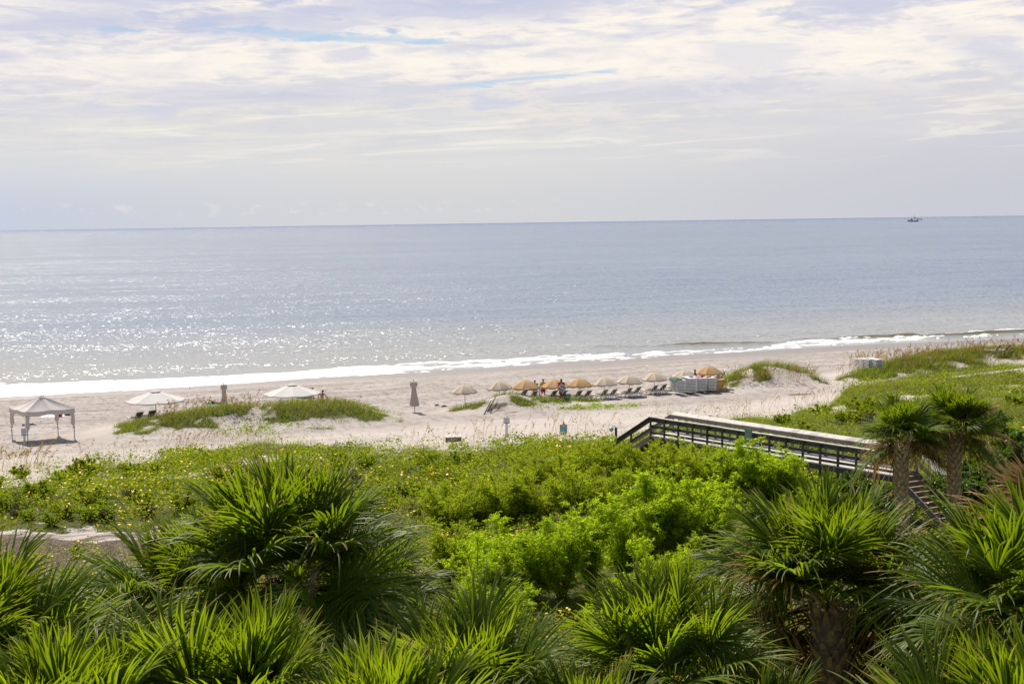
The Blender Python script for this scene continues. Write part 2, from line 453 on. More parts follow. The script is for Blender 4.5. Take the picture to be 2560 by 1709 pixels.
M['yellow'] = plain('yellow_paint', (.85, .60, .02), .5, .08, 8)
M['redpaint'] = plain('red_paint', (.65, .05, .02), .5, .08, 8)
M['cyan'] = plain('cyan_plastic', (.05, .45, .55), .4, .08, 8)
M['teal'] = plain('teal_fabric', (.03, .30, .24), .8, .1, 8)
M['green_fab'] = plain('dark_green_fabric', (.012, .085, .05), .8, .15, 8)
M['towel'] = plain('white_towel', (.78, .77, .82), .9, .06, 8, bump=.3)
M['tanpaint'] = plain('tan_board', (.56, .38, .17), .7, .1, 3, bump=.1)
M['signwhite'] = plain('sign_white', (.66, .67, .70), .5, .05, 6)
M['signblue'] = plain('sign_blue', (.02, .10, .42), .5, .05, 6)
M['signteal'] = plain('sign_teal', (.05, .36, .48), .5, .1, 6)
M['signpink'] = plain('sign_pink', (.52, .22, .22), .5, .05, 6)
M['signgreen'] = plain('sign_green', (.11, .26, .17), .5, .08, 6)
M['signgrey'] = plain('sign_grey', (.25, .26, .28), .5, .05, 6)
M['whitepost'] = plain('white_post', (.62, .62, .62), .7, .08, 6)
M['hull'] = plain('boat_hull', (.05, .10, .24), .5, .1, 1)
M['boatwhite'] = plain('boat_white', (.58, .61, .66), .5, .1, 1)
M['drift'] = plain('driftwood', (.10, .075, .06), .9, .3, 8, bump=.5)
M['bowl'] = plain('lamp_globe', (.60, .62, .60), .3, .05, 4)
# foliage
M['frond'] = leafmat('palm_leaf', (.042, .075, .011), (.115, .160, .016), (.33, .47, .008), .38, .46, tip=(.38, .24, .09), tip0=.92, tip1=1.12, spec=.22)
M['frond_lime'] = leafmat('palm_leaf_young', (.050, .088, .011), (.125, .175, .016), (.36, .50, .008), .42, .46, tip=(.40, .26, .07), tip0=.95, tip1=1.15, spec=.22)
M['frond_old'] = leafmat('palm_leaf_old', (.060, .070, .014), (.13, .125, .022), (.26, .25, .012), .34, .5, tip=(.42, .24, .12), tip0=.56, tip1=.88, spec=.2)
M['willow'] = leafmat('willow_leaf', (.125, .190, .010), (.27, .34, .012), (.60, .80, .012), .56, .5, spec=.25)
M['willow2'] = leafmat('feathery_leaf', (.125, .175, .010), (.245, .290, .013), (.56, .70, .013), .55, .55, spec=.2)
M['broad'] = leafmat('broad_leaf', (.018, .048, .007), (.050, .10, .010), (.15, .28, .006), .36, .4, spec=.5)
M['vine'] = leafmat('vine_leaf', (.09, .15, .009), (.17, .23, .012), (.40, .56, .010), .5, .45, spec=.3)
M['cover'] = leafmat('ground_cover_leaf', (.070, .115, .007), (.20, .25, .010), (.40, .50, .009), .46, .6, spec=.15)
M['cover_dry'] = leafmat('dry_stem', (.075, .060, .040), (.13, .115, .060), (.12, .10, .04), .25, .8, spec=.2)
M['grass'] = leafmat('dune_grass', (.070, .110, .010), (.24, .27, .028), (.36, .42, .02), .45, .55, tip=(.38, .31, .10), tip0=.78, tip1=1.2, spec=.25)
M['grass_pale'] = leafmat('pale_grass', (.16, .16, .035), (.28, .25, .075), (.36, .34, .08), .45, .6, spec=.3)
M['frond_dead'] = leafmat('palm_leaf_dead', (.15, .10, .055), (.30, .21, .12), (.26, .18, .09), .25, .7, spec=.15)
M['oats'] = leafmat('sea_oats', (.22, .14, .045), (.36, .25, .10), (.42, .28, .09), .4, .7, spec=.2)
M['dead'] = leafmat('dead_stalk', (.12, .075, .035), (.22, .15, .075), (.2, .13, .05), .3, .8, spec=.2)
mf, ntf, bf = material('flower_yellow'); bf.inputs['Base Color'].default_value = (.82, .52, .01, 1); bf.inputs['Roughness'].default_value = .6
M['flower'] = mf

# ------------------------------------------------------------------ ground, sea
def axis(lo, hi, step, far):
    a = list(np.arange(lo, hi + .01, step)); d = step; x = hi; pos = []
    while x < far: d *= 1.35; x += d; pos.append(x)
    d = step; x = lo; neg = []
    while x > -far: d *= 1.35; x -= d; neg.append(x)
    return np.array(neg[::-1] + a + pos)
gx = axis(-70, 100, .42, 15000); gy = axis(14, 172, .42, 15000)
GX, GY = np.meshgrid(gx, gy); H = height(GX, GY)
nx_, ny_ = len(gx), len(gy)
idx = np.arange(nx_ * ny_).reshape(ny_, nx_)
Fq = np.stack([idx[:-1, :-1], idx[:-1, 1:], idx[1:, 1:], idx[1:, :-1]], -1).reshape(-1, 4)
x_, y_ = GX.ravel(), GY.ravel(); t_ = tcoord(x_, y_); s_ = scoord(x_, y_)
vegv = np.maximum(cover(x_, y_) * 0.9, dune_cover(x_, y_) * .8); vegv[(y_ < 10)] = .8
wn = (fbm(s_ * .05, t_ * .1, 71, 3) - .5) * 6
wet = sstep(129, 135, t_ + wn)
dn = np.zeros_like(x_)
for (dx, dy, a, ss, st) in DUNES[:-3]:
    dn += np.exp(-0.5 * ((((x_ - dx) * SX + (y_ - dy) * SY) / (ss * 1.3)) ** 2 + (((x_ - dx) * NX + (y_ - dy) * NY) / (st * 1.2)) ** 2))
fresh = np.clip(np.maximum(dn, sstep(96, 88, t_)), 0, 1)
bm_ = bare(x_, y_)
dead = np.maximum(bm_ * sstep(57.2, 55.4, y_ + (fbm(x_ * .4, y_ * .6, 5) - .5) * 6), bm_ * .42)
dd = 0
for (px, py, rr) in [(1245, 1022, 1.0), (1285, 1030, .5), (1985, 985, 1.1), (2010, 985, .9), (2030, 970, .6), (1230, 1010, .7)]:
    g = ground(px, py); dead = np.maximum(dead, np.exp(-(((x_ - g.x) / rr / 1.2) ** 2 + ((y_ - g.y) / rr / 1.3) ** 2)) * .62)
wr = 0
for tc, w_, st_, sd_ in ((126.5, .45, .50, 3), (121.0, .35, .55, 5), (115.0, .5, .52, 8), (129.5, .5, .45, 11), (109.5, .4, .60, 13)):
    c_ = tc + 2.2 * (vnoise(s_ * .035, s_ * 0 + sd_, sd_) - .5) * 2 + .5 * (vnoise(s_ * .3, s_ * 0, sd_ + 1) - .5)
    wr = np.maximum(wr, np.exp(-((t_ - c_) / w_) ** 2) * sstep(st_ - .15, st_ + .1, fbm(s_ * .12, t_ * .2, 200 + sd_, 4) + .08))
me = npmesh('beach_ground', np.stack([x_, y_, H.ravel()], 1), Fq, {'veg': vegv, 'wet': wet, 'fresh': fresh, 'dead': dead, 'wrack': wr})
go = link('ground', me, M['sand'], smooth=True); tag(go, kind='structure')

# sea: follows the curve of the earth; rings tighten towards the shore
def shore_fade(t): return sstep(141, 160, t)
ss_ = axis(-150, 190, 1.0, 15500); tt_ = axis(128, 420, .8, 15500); tt_ = tt_[tt_ >= 126]
SS, TT = np.meshgrid(ss_, tt_); wx = (SS * SX + TT * NX).ravel(); wy = (SS * SY + TT * NY).ravel(); wt = TT.ravel(); ws = SS.ravel()
wz = 0.10 * (fbm(ws * .03, wt * .16, 81, 3) - .5) * 2 * sstep(142, 165, wt) * sstep(420, 300, wt)
wz = wz + .05 * (fbm(ws * .12, wt * .5, 82, 3) - .5) * 2 * sstep(142, 155, wt) * sstep(420, 300, wt)
idx = np.arange(wx.size).reshape(TT.shape)
Fq = np.stack([idx[:-1, :-1], idx[:-1, 1:], idx[1:, 1:], idx[1:, :-1]], -1).reshape(-1, 4)
def rollers(s, t):
    """low breaking waves, highest at the right"""
    z = 0
    for (s0, t0, s1, t1, h, w, sd) in WAVES:
        u = (s - s0) / (s1 - s0); c = t0 + (t1 - t0) * u + .9 * (vnoise(s * .11, s * 0 + sd, sd) - .5) * 2
        env = sstep(0, .25, u) * sstep(1.0, .85, u)
        d = t - c; prof = np.where(d < 0, np.exp(-(d / (w * .38)) ** 2), np.exp(-(d / (w * 1.5)) ** 2))
        z = z + h * env * prof * (.55 + .7 * vnoise(s * .16, s * 0 + 3, sd + 9))
    return z
def st_of(px, py):
    d = ray(px, py); k = CAMZ / -d.z; return float(scoord(d.x * k, d.y * k)), float(tcoord(d.x * k, d.y * k))
WP = [((1420, 868), (1830, 861), .24, 1.0, 1), ((1640, 865), (2130, 852), .30, 1.0, 2), ((1930, 852), (2330, 840), .42, 1.1, 3), ((2240, 845), (2760, 822), .78, 1.3, 4)]
WAVES = [(*st_of(*a), *st_of(*b), h, w, sd) for a, b, h, w, sd in WP]
roll_ = rollers(ws, wt)
wz = wz + roll_
me = npmesh('sea', np.stack([wx, wy, wz - curve(wx, wy)], 1), Fq, {'face': roll_})
wo = link('water', me, M['water'], smooth=True); tag(wo, kind='structure')
# the tan-green colour of the standing wave is the sand held in the water: add it to the water material
nt = NT(M['water'].node_tree); b = M['water'].node_tree.nodes['Principled BSDF']
src = b.inputs['Base Color'].links[0].from_socket
nt.put(b.inputs['Base Color'], nt.mix(nt.ss(.10, .30, nt.attr('face')), src, (.13, .105, .035)))

# foam lying over sand and shallow water: a lumpy sheet that rises out of them where there is foam
fs_ = np.arange(-95, 170, .32); ft_ = np.arange(131, 172, .25)
SS, TT = np.meshgrid(fs_, ft_); fx = (SS * SX + TT * NX).ravel(); fy = (SS * SY + TT * NY).ravel(); fs = SS.ravel(); ft = TT.ravel()
FE = [((-200, 1017), (-200, 972)), ((0, 999), (0, 962)), ((300, 980), (300, 951)), (((600, 961), (600, 938))), ((900, 943), (900, 916)), ((1200, 925), (1200, 897)), ((1450, 909), (1450, 886)), ((1600, 899), (1600, 879)),
      ((1750, 889), (1750, 873)), ((1950, 873), (1950, 860)), ((2150, 862), (2150, 843)), ((2350, 851), (2350, 831)), ((2560, 838), (2560, 818)), ((2800, 824), (2800, 806))]
lo_ = np.array([st_of(*a) for a, b in FE]); hi_ = np.array([st_of(*b) for a, b in FE])
tl = np.interp(fs, lo_[:, 0], lo_[:, 1]); th = np.interp(fs, hi_[:, 0], hi_[:, 1])
n1 = fbm(fs * .12, ft * .35, 91, 4) - .5; n2 = fbm(fs * .5, ft * 1.6, 93, 4) - .5; n3 = fbm(fs * 1.6, ft * 2.4, 95, 3) - .5
u = (ft - tl + n1 * 2.6) / (th - tl)
maskf = np.minimum(sstep(-.04, .28, u), sstep(1.06, .86, u + n1 * .25))
maskf = maskf - 1.5 * sstep(1.1, 1.3, u)
right = sstep(20, 45, fs)
maskf = maskf - .42 * right - .30 * sstep(.35, 0, u) * sstep(-20, 10, fs)
base = np.maximum(height(fx, fy), -curve(fx, fy) + 0.02 + 0 * fx)
wavez = rollers(fs, ft) - curve(fx, fy)
base = np.maximum(base, wavez + .03)
wv = sstep(.25, .6, rollers(fs, ft + 1.0)) * sstep(20, 60, fs)
rl = rollers(fs, ft)
lump = maskf * .9 + n2 * (.8 + .8 * right) + n3 * (.35 + .5 * right) - .30 - 1.4 * sstep(.22, .40, rl) * (1 - .7 * sstep(38, 46, fs) * sstep(62, 57, fs))
lump = lump - .9 * sstep(.10, -.02, u) * (n3 > -.02) - right * 1.5 * sstep(.50, .60, fbm(fs * .35, ft * .9, 97, 4)) - .5 * sstep(.56, .66, fbm(fs * .5, ft * 1.5, 99, 3)) * sstep(.75, .3, u)
zf = base + np.clip(lump * .22, -.25, .16)
idx = np.arange(fx.size).reshape(TT.shape)
Fq = np.stack([idx[:-1, :-1], idx[:-1, 1:], idx[1:, 1:], idx[1:, :-1]], -1).reshape(-1, 4)
keep = (zf[Fq].max(1) > base[Fq].min(1) - .02)
Fq = Fq[keep]
me = npmesh('surf', np.stack([fx, fy, zf], 1), Fq)
fo = link('surf_foam', me, M['foam'], smooth=True); tag(fo, kind='stuff')
# ------------------------------------------------------------------ sky and sun
SUN_EL, SUN_AZ = R(50), R(-24)          # azimuth from straight ahead, negative = left
sd = Vector((math.sin(SUN_AZ) * math.cos(SUN_EL), math.cos(SUN_AZ) * math.cos(SUN_EL), math.sin(SUN_EL)))
sun = bpy.data.lights.new('sun', 'SUN'); sun.energy = 4.9; sun.angle = R(.6); sun.color = (1.0, .93, .83)
so = bpy.data.objects.new('sun', sun); COL.objects.link(so)
so.rotation_euler = sd.to_track_quat('Z', 'Y').to_euler(); so.location = (0, 0, 80)
world = bpy.data.worlds.new('World'); scene.world = world; world.use_nodes = True
nt = NT(world.node_tree); bg = world.node_tree.nodes['Background']
sky = nt.node('ShaderNodeTexSky', sky_type='NISHITA'); sky.sun_disc = False
sky.sun_elevation = SUN_EL; sky.sun_rotation = SUN_AZ; sky.air_density = 1.1; sky.dust_density = 1.4; sky.altitude = 10
g = nt.node('ShaderNodeTexCoord').outputs['Generated']
sx, sy, sz = nt.sep(g)[:3]
# bearing (x) and elevation (y) in units of 1/3200 rad
az = nt.m('MULTIPLY', nt.m('ARCTAN2', sx, sy), 3200)
el = nt.m('MULTIPLY', nt.m('ARCSINE', sz), 3200)
ev = nt.m('MAXIMUM', el, 0)
inv = nt.m('DIVIDE', 1.0, nt.m('ADD', ev, 150))
# cloud sheet seen in perspective
pc = nt.comb(nt.m('MULTIPLY', az, nt.m('MULTIPLY', inv, 1.3)), nt.m('MULTIPLY', inv, 6500.0), 0)
pc2 = nt.comb(nt.m('MULTIPLY', az, .0016), nt.m('MULTIPLY', ev, .0075), 3.1)
A = nt.noise(pc, .55, 4, .60, .5)
B = nt.noise(nt.map(pc, loc=(7.3, 2.1, 0)), 1.6, 4, .62, .4)
Cn = nt.noise(pc2, 1.5, 4, .62, .5)
D_ = nt.noise(nt.map(pc2, loc=(5, 1, 0)), 4.5, 4, .62, .35)
# clear-air haze near the horizon
left = nt.ss(-300, -1500, az)
right = nt.ss(-100, 1300, az)
hz = nt.mix(left, nt.mix(right, (.660, .665, .685), (.590, .600, .670)), (.565, .620, .745))
hz2 = nt.mix(right, (.78, .77, .75), (.64, .64, .69))
low = nt.mix(nt.ss(10, 240, el), hz, hz2)
cream = nt.mix(nt.ss(230, 480, el), (.84, .79, .725), (1.0, .925, .83))
shade = nt.mix(nt.ss(200, 560, el), (.68, .68, .735), (.60, .625, .78))
stre = nt.ss(.46, .57, nt.m('ADD', nt.m('MULTIPLY', Cn, .55), nt.m('MULTIPLY', D_, .45)))
mid = nt.mix(nt.ss(150, 330, nt.m('ADD', el, nt.m('MULTIPLY', nt.m('SUBTRACT', Cn, .5), 360))), low, cream)
c = nt.mix(nt.m('MULTIPLY', stre, nt.m('MULTIPLY', nt.ss(110, 260, el), .78)), mid, shade)
stre2 = nt.ss(.50, .61, nt.m('ADD', nt.m('MULTIPLY', A, .5), nt.m('MULTIPLY', B, .5)))
c = nt.mix(nt.m('MULTIPLY', stre2, nt.m('MULTIPLY', nt.ss(300, 430, el), .85)), c, shade)
fine = nt.noise(nt.comb(nt.m('MULTIPLY', az, .0022), nt.m('ADD', nt.m('MULTIPLY', ev, .034), nt.m('MULTIPLY', az, -.0012)), 9.0), 1.0, 5, .62, .6)
fl = nt.m('MULTIPLY', nt.ss(.47, .60, fine), nt.m('MULTIPLY', nt.ss(90, 220, el), nt.ss(560, 420, el)))
c = nt.mix(nt.m('MULTIPLY', fl, .50), c, nt.mix(nt.ss(150, 450, el), (.655, .665, .72), (.68, .68, .755)))
fh = nt.m('MULTIPLY', nt.ss(.46, .36, fine), nt.m('MULTIPLY', nt.ss(110, 200, el), nt.ss(520, 380, el)))
c = nt.mix(nt.m('MULTIPLY', fh, .45), c, (1.0, .93, .83))
def blob(ax, ey, rx, ry, slope=0.0, soft=.45, wob=.9):
    dx = nt.m('DIVIDE', nt.m('SUBTRACT', az, ax), rx)
    dy = nt.m('DIVIDE', nt.m('SUBTRACT', nt.m('SUBTRACT', el, ey), nt.m('MULTIPLY', nt.m('SUBTRACT', az, ax), slope)), ry)
    r = nt.m('SQRT', nt.m('ADD', nt.m('MULTIPLY', dx, dx), nt.m('MULTIPLY', dy, dy)))
    r = nt.m('ADD', r, nt.m('ADD', nt.m('MULTIPLY', nt.m('SUBTRACT', D_, .5), wob * 3.6), nt.m('MULTIPLY', nt.m('SUBTRACT', Cn, .5), wob * 2.6)))
    return nt.ss(1 + soft, 1 - soft, r)
# bright banks
for a in [(-900, 370, 420, 62, 0, .6), (-350, 395, 520, 60, 0, .6), (380, 400, 560, 90, 0, .6), (-1180, 500, 200, 70, 0, .6), (-150, 480, 260, 40, 0, .5), (900, 390, 420, 70, 0, .6)]:
    c = nt.mix(nt.m('MULTIPLY', blob(*a), .62), c, (1.0, .935, .85))
# blue-grey cloud bases
for a, k in [((-1040, 470, 260, 30, .05), .8), ((-980, 535, 260, 22, .03), .75), ((-620, 480, 230, 26, .02), .7), ((-90, 520, 330, 45, .03, .5), .8), ((-560, 310, 420, 22, 0), .55), ((-1200, 385, 70, 12, 0), .7),
             ((-385, 405, 46, 12, 0), .6), ((600, 375, 120, 34, .05), .42), ((500, 305, 360, 26, 0), .45), ((1130, 375, 110, 26, -.35), .6), ((-1100, 270, 200, 14, 0), .4)]:
    c = nt.mix(nt.m('MULTIPLY', blob(*a, **({'soft': .75, 'wob': 1.6} if len(a) == 5 else {})), k * .92), c, (.55, .585, .76))
# a darker lavender sheet over the top right
edge = nt.m('SUBTRACT', nt.m('ADD', el, nt.m('MULTIPLY', nt.m('SUBTRACT', A, .5), 160)), nt.m('MULTIPLY', nt.ss(1250, 900, az), 22))
top = nt.m('MULTIPLY', nt.ss(478, 540, edge), nt.ss(-330, -90, az))
top = nt.m('MAXIMUM', nt.m('MULTIPLY', top, .96), nt.m('MULTIPLY', nt.m('MULTIPLY', nt.ss(520, 560, edge), nt.ss(-1250, -1000, az)), .55))
c = nt.mix(top, c, nt.mix(nt.ss(.4, .6, Cn), (.385, .470, .745), (.49, .545, .775)))
c = nt.mix(nt.m('MULTIPLY', blob(660, 545, 260, 18, .05), .5), c, (.74, .76, .86))
# slits of blue sky
for a in [(-505, 452, 120, 13, .0, .2, 1.3), (-330, 440, 150, 9, -.04, .2, 1.3), (-175, 431, 90, 5, 0, .25, 1.2), (-105, 331, 75, 7, .05, .2, 1.2), (60, 345, 120, 5, .05, .25, 1.2), (-920, 455, 50, 4, 0, .25, 1)]:
    c = nt.mix(nt.m('MULTIPLY', blob(*a[:5], .55, 1.7), .62), c, (.44, .62, .82))
# small far cumulus on the haze
puff = nt.noise(nt.comb(nt.m('MULTIPLY', az, .02), nt.m('MULTIPLY', ev, .03), 0), 1.0, 4, .6)
pf = nt.m('MULTIPLY', nt.ss(.52, .68, puff), nt.m('MULTIPLY', nt.ss(14, 26, el), nt.ss(58, 38, el)))
c = nt.mix(nt.m('MULTIPLY', pf, nt.m('MULTIPLY', nt.ss(250, -50, az), .5)), c, (.84, .80, .76))
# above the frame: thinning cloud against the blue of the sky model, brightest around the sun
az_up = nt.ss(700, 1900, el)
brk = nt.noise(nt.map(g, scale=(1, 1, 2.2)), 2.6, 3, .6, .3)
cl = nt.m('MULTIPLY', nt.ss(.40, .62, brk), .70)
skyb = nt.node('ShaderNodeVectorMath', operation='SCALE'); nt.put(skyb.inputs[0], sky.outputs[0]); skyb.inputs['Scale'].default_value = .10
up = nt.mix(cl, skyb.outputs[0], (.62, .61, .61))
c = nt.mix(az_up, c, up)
c = nt.mix(nt.ss(-5, -60, el), c, (.30, .33, .36))
# behind the camera the unseen sky is made plainer and dimmed to set the fill light
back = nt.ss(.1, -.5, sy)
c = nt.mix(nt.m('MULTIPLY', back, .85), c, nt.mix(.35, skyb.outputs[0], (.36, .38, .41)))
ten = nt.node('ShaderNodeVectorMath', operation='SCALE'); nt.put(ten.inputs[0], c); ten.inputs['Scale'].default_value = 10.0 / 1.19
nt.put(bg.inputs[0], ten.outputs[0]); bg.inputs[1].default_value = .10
world.cycles.sampling_method = 'MANUAL'; world.cycles.sample_map_resolution = 512
scene.view_settings.view_transform = 'Standard'; scene.view_settings.look = 'None'
scene.view_settings.exposure = .25; scene.view_settings.gamma = 1
cy = scene.cycles
scene.render.engine = 'CYCLES'
cy.use_denoising = True
cy.max_bounces = 6; cy.diffuse_bounces = 3; cy.glossy_bounces = 2; cy.transmission_bounces = 4; cy.transparent_max_bounces = 4
cy.sample_clamp_indirect = 4; cy.caustics_reflective = False; cy.caustics_refractive = False
# ------------------------------------------------------------------ beach furniture
def canopy_mb(r, rim, top, n=8, val=.16, sag=.05, vent=0.0, thick=.012, bulge=.55, rot=0.0):
    """n-sided umbrella cloth with a hanging edge; both faces are modelled"""
    V = []; Fc = []; rings = [0.0, .25, .5, .75, 1.0]; sub = 4
    m = n * sub
    def prof(u):
        return top - (top - rim) * (u ** (1 + bulge))
    V.append((0, 0, top))
    for u in rings[1:]:
        for k in range(m):
            a = rot + 2 * math.pi * k / m; q = (k % sub) / sub
            cosf = math.cos(math.pi / n) / math.cos((q - .5) * 2 * math.pi / n)
            rr = r * u * cosf
            z = prof(u) - sag * u * math.sin(math.pi * q)
            V.append((rr * math.cos(a), rr * math.sin(a), z))
    for k in range(m): Fc.append((0, 1 + k, 1 + (k + 1) % m))
    for j in range(3):
        for k in range(m):
            Fc.append((1 + j * m + k, 1 + (j + 1) * m + k, 1 + (j + 1) * m + (k + 1) % m, 1 + j * m + (k + 1) % m))
    e = 1 + 3 * m
    if val > 0:
        b0 = len(V)
        for k in range(m):
            x, y, z = V[e + k]; q = (k % sub) / sub
            V.append((x * 1.01, y * 1.01, z - val * (.72 + .28 * math.sin(math.pi * q))))
        for k in range(m): Fc.append((e + k, b0 + k, b0 + (k + 1) % m, e + (k + 1) % m))
    mb = MB(); mb.add(V, Fc)
    nV = len(V)
    mb.add([(x * .985, y * .985, z - thick) for x, y, z in V], [tuple(reversed(f)) for f in Fc])
    return mb
def beach_umbrella(loc, cloth_, label, group, rot, r=1.08, h=1.85, tilt=(0, 0), s=1.0):
    t = empty('beach_umbrella', loc, label, 'umbrella', group)
    c = canopy_mb(r, h - .60, h, 8, .13, .05, rot=rot).build('canopy', cloth_, t)
    MB().tube([(0, 0, h - .06), (0, 0, h + .07)], [.03, .015], 8).build('finial', M['wood_pole'], c)
    MB().tube([(0, 0, -.3), (0, 0, h - .02)], .022, 8).build('pole', M['wood_pole'], t)
    rb = MB()
    for k in range(8):
        a = rot + 2 * math.pi * k / 8
        rb.beam((.02 * math.cos(a), .02 * math.sin(a), h - .30), (r * .62 * math.cos(a), r * .62 * math.sin(a), h - .33), .012, .012)
    rb.build('ribs', M['wood_pole'], t)
    t.rotation_euler = (tilt[0], tilt[1], 0)
    return t
GU = 'small beach umbrellas in the rental row'
U = [(1163.4, 1020, 'beige_cloth', 'leftmost small beige umbrella, standing alone on a pale wooden pole'),
     (1250.0, 1010, 'beige_cloth', 'beige umbrella whose pole rises behind the root-covered dune'),
     (1315.6, 1009, 'tan_cloth', 'ochre umbrella with a person in navy standing behind it'),
     (1388.0, 1007, 'tan_cloth', 'ochre umbrella between the person in lime and the woman in magenta'),
     (1449.4, 1001, 'tan_cloth', 'ochre umbrella right of the woman in magenta, over two empty loungers'),
     (1513.0, 996, 'beige_cloth', 'beige umbrella just right of the middle ochre umbrella, over two loungers'),
     (1573.0, 990, 'beige_cloth', 'middle one of the three beige umbrellas that stand over empty loungers'),
     (1636.5, 983, 'beige_cloth', 'beige umbrella over the last pair of loungers before the white stacks'),
     (1711.0, 977, 'beige_cloth', 'beige umbrella rising behind the stacked white loungers')]
SCW = [1.0, 1.0, 1.12, 1.12, 1.05, 1.02, 1.04, 1.07, 1.08]
upos = []
for (px, py, mt, lb), sc in zip(U, SCW):
    p = behind(px, py); upos.append(p)
    beach_umbrella(p, M[mt], lb, GU, .2 + .37 * len(upos), r=1.1 * sc, h=1.88, tilt=(R(random.uniform(-2, 2)), R(random.uniform(-2, 2))))
pk = ground(1773, 972)
beach_umbrella(pk, M['tan_cloth'], 'ochre umbrella shading the tan rental counter', GU, .4, r=1.22, h=2.12)

def market_umbrella(loc, rot, label, r=2.35, h=2.42, tiltx=0.0):
    t = empty('market_umbrella', loc, label, 'umbrella', 'large white market umbrellas')
    c = canopy_mb(r, h - .72, h, 8, .08, .06, rot=rot, bulge=.05).build('canopy', M['white_cloth'], t)
    canopy_mb(.42, h - .05, h + .09, 8, .03, .0, rot=rot, bulge=.1).build('vent_cap', M['white_cloth'], c)
    MB().tube([(0, 0, -.2), (0, 0, h - .03)], .032, 10).build('pole', M['dark_metal'], t)
    rb = MB()
    for k in range(8):
        a = rot + 2 * math.pi * k / 8
        rb.beam((.04 * math.cos(a), .04 * math.sin(a), h - .62), (r * .55 * math.cos(a), r * .55 * math.sin(a), h - .42), .02, .02)
    rb.tube([(0, 0, h - .80), (0, 0, h - .55)], .07, 8)
    rb.build('ribs', M['dark_metal'], t)
    MB().tube([(0, 0, .0), (0, 0, .10)], [.30, .24], 14).build('base', M['dark_metal'], t)
    t.rotation_euler = (tiltx, 0, 0)
    return t
market_umbrella(behind(391.5, 1062), .39, 'open white market umbrella beside two loungers, left of the grassy dune')
market_umbrella(behind(732.6, 1040), .2, 'open white market umbrella behind the grassy dune, next to two bare-chested men')
def closed_umbrella(loc, label, h=2.6, w=.33, lean=0):
    t = empty('closed_umbrella', loc, label, 'umbrella', 'furled umbrellas')
    mb = MB(); V = []; Fc = []; n = 24
    prof = [(h - .02, .05), (h - .10, .75 * w), (h - .40, .86 * w), (h - .48, .62 * w), (h - .62, .50 * w), (h - 1.0, .58 * w), (h - 1.5, .82 * w), (h - 1.95, 1.08 * w), (h - 2.08, 1.0 * w), (h - 2.06, .3 * w)]
    for z, r in prof:
        for k in range(n):
            rr = r * (1 + .16 * math.cos(k * math.pi)); a = 2 * math.pi * k / n
            V.append((rr * math.cos(a), rr * math.sin(a), z))
    for j in range(len(prof) - 1):
        for k in range(n): Fc.append((j * n + k, j * n + (k + 1) % n, (j + 1) * n + (k + 1) % n, (j + 1) * n + k))
    Fc.append(tuple(range(n))); mb.add(V, [tuple(reversed(f)) for f in Fc]).build('furled_cloth', M['taupe_cloth'], t)
    MB().tube([(0, 0, -.15), (0, 0, h + .10)], .03, 8).build('pole', M['steel'], t)
    MB().tube([(0, 0, h - .50), (0, 0, h - .44)], .66 * w, 12).build('strap', M['taupe_cloth'], t)
    t.rotation_euler = (0, lean, 0)
    return t
closed_umbrella(ground(1037, 1030), 'taupe furled market umbrella standing alone on open sand', lean=R(-1))
closed_umbrella(behind(562, 1036), 'grey furled umbrella half hidden behind the sea oats on the left dune', h=2.55, w=.29)

# gazebo
gp = [ground(30.6, 1096.5), ground(70, 1107), ground(186.6, 1096.5), ground(145.5, 1087)]
gc = sum(gp, Vector()) / 4; zb = gc.z
t = empty('beach_gazebo', gc, 'taupe fabric gazebo with tied leg curtains on the beach at the far left', 'gazebo')
loc = [p - gc for p in gp]; RIMZ, TOPZ = 2.30, 3.18
out = [Vector((p.x * 1.05, p.y * 1.05, 0)) for p in loc]
V = []; Fc = []; NS = 8; NR = 6
edge = []
for i in range(4):
    a, b_ = out[i], out[(i + 1) % 4]
    for k in range(NS):
        q = k / NS; p = a.lerp(b_, q)
        half = abs(math.sin(2 * math.pi * q)) if True else 0
        edge.append((p * (1 + .015 * math.sin(math.pi * q)), q))
m_ = len(edge)
for j in range(NR + 1):
    u = (j + .6) / (NR + .6)
    for p, q in edge:
        z = TOPZ - (TOPZ - RIMZ) * (u ** 1.12) - .10 * math.sin(math.pi * u) * (.4 + .6 * abs(math.sin(2 * math.pi * q)))
        V.append((p.x * u, p.y * u, z - .06 * u * abs(math.sin(2 * math.pi * q))))
for j in range(NR):
    for k in range(m_): Fc.append((j * m_ + k, (j + 1) * m_ + k, (j + 1) * m_ + (k + 1) % m_, j * m_ + (k + 1) % m_))
b0 = len(V)
for k, (p, q) in enumerate(edge):
    x, y, z = V[NR * m_ + k]; V.append((x * 1.01, y * 1.01, z - .30 - .03 * math.sin(q * 9)))
for k in range(m_): Fc.append((NR * m_ + k, b0 + k, b0 + (k + 1) % m_, NR * m_ + (k + 1) % m_))
mb = MB().add(V, Fc); mb.add([(x * .985, y * .985, z - .02) for x, y, z in V], [tuple(reversed(f)) for f in Fc])
can = mb.build('canopy', M['gaz'], t)
V2 = [(x * 1.18, y * 1.18, z + .06) for x, y, z in V[:m_]]
V2 += [(x * .05, y * .05, TOPZ + .08) for x, y, z in V[:m_]]
MB().add(V2, [(k, (k + 1) % m_, m_ + (k + 1) % m_, m_ + k) for k in range(m_)]).build('vent_cap', M['gaz'], can)
MB().tube([(0, 0, TOPZ), (0, 0, TOPZ + .24)], [.03, .01], 8).build('finial', M['steel'], t)
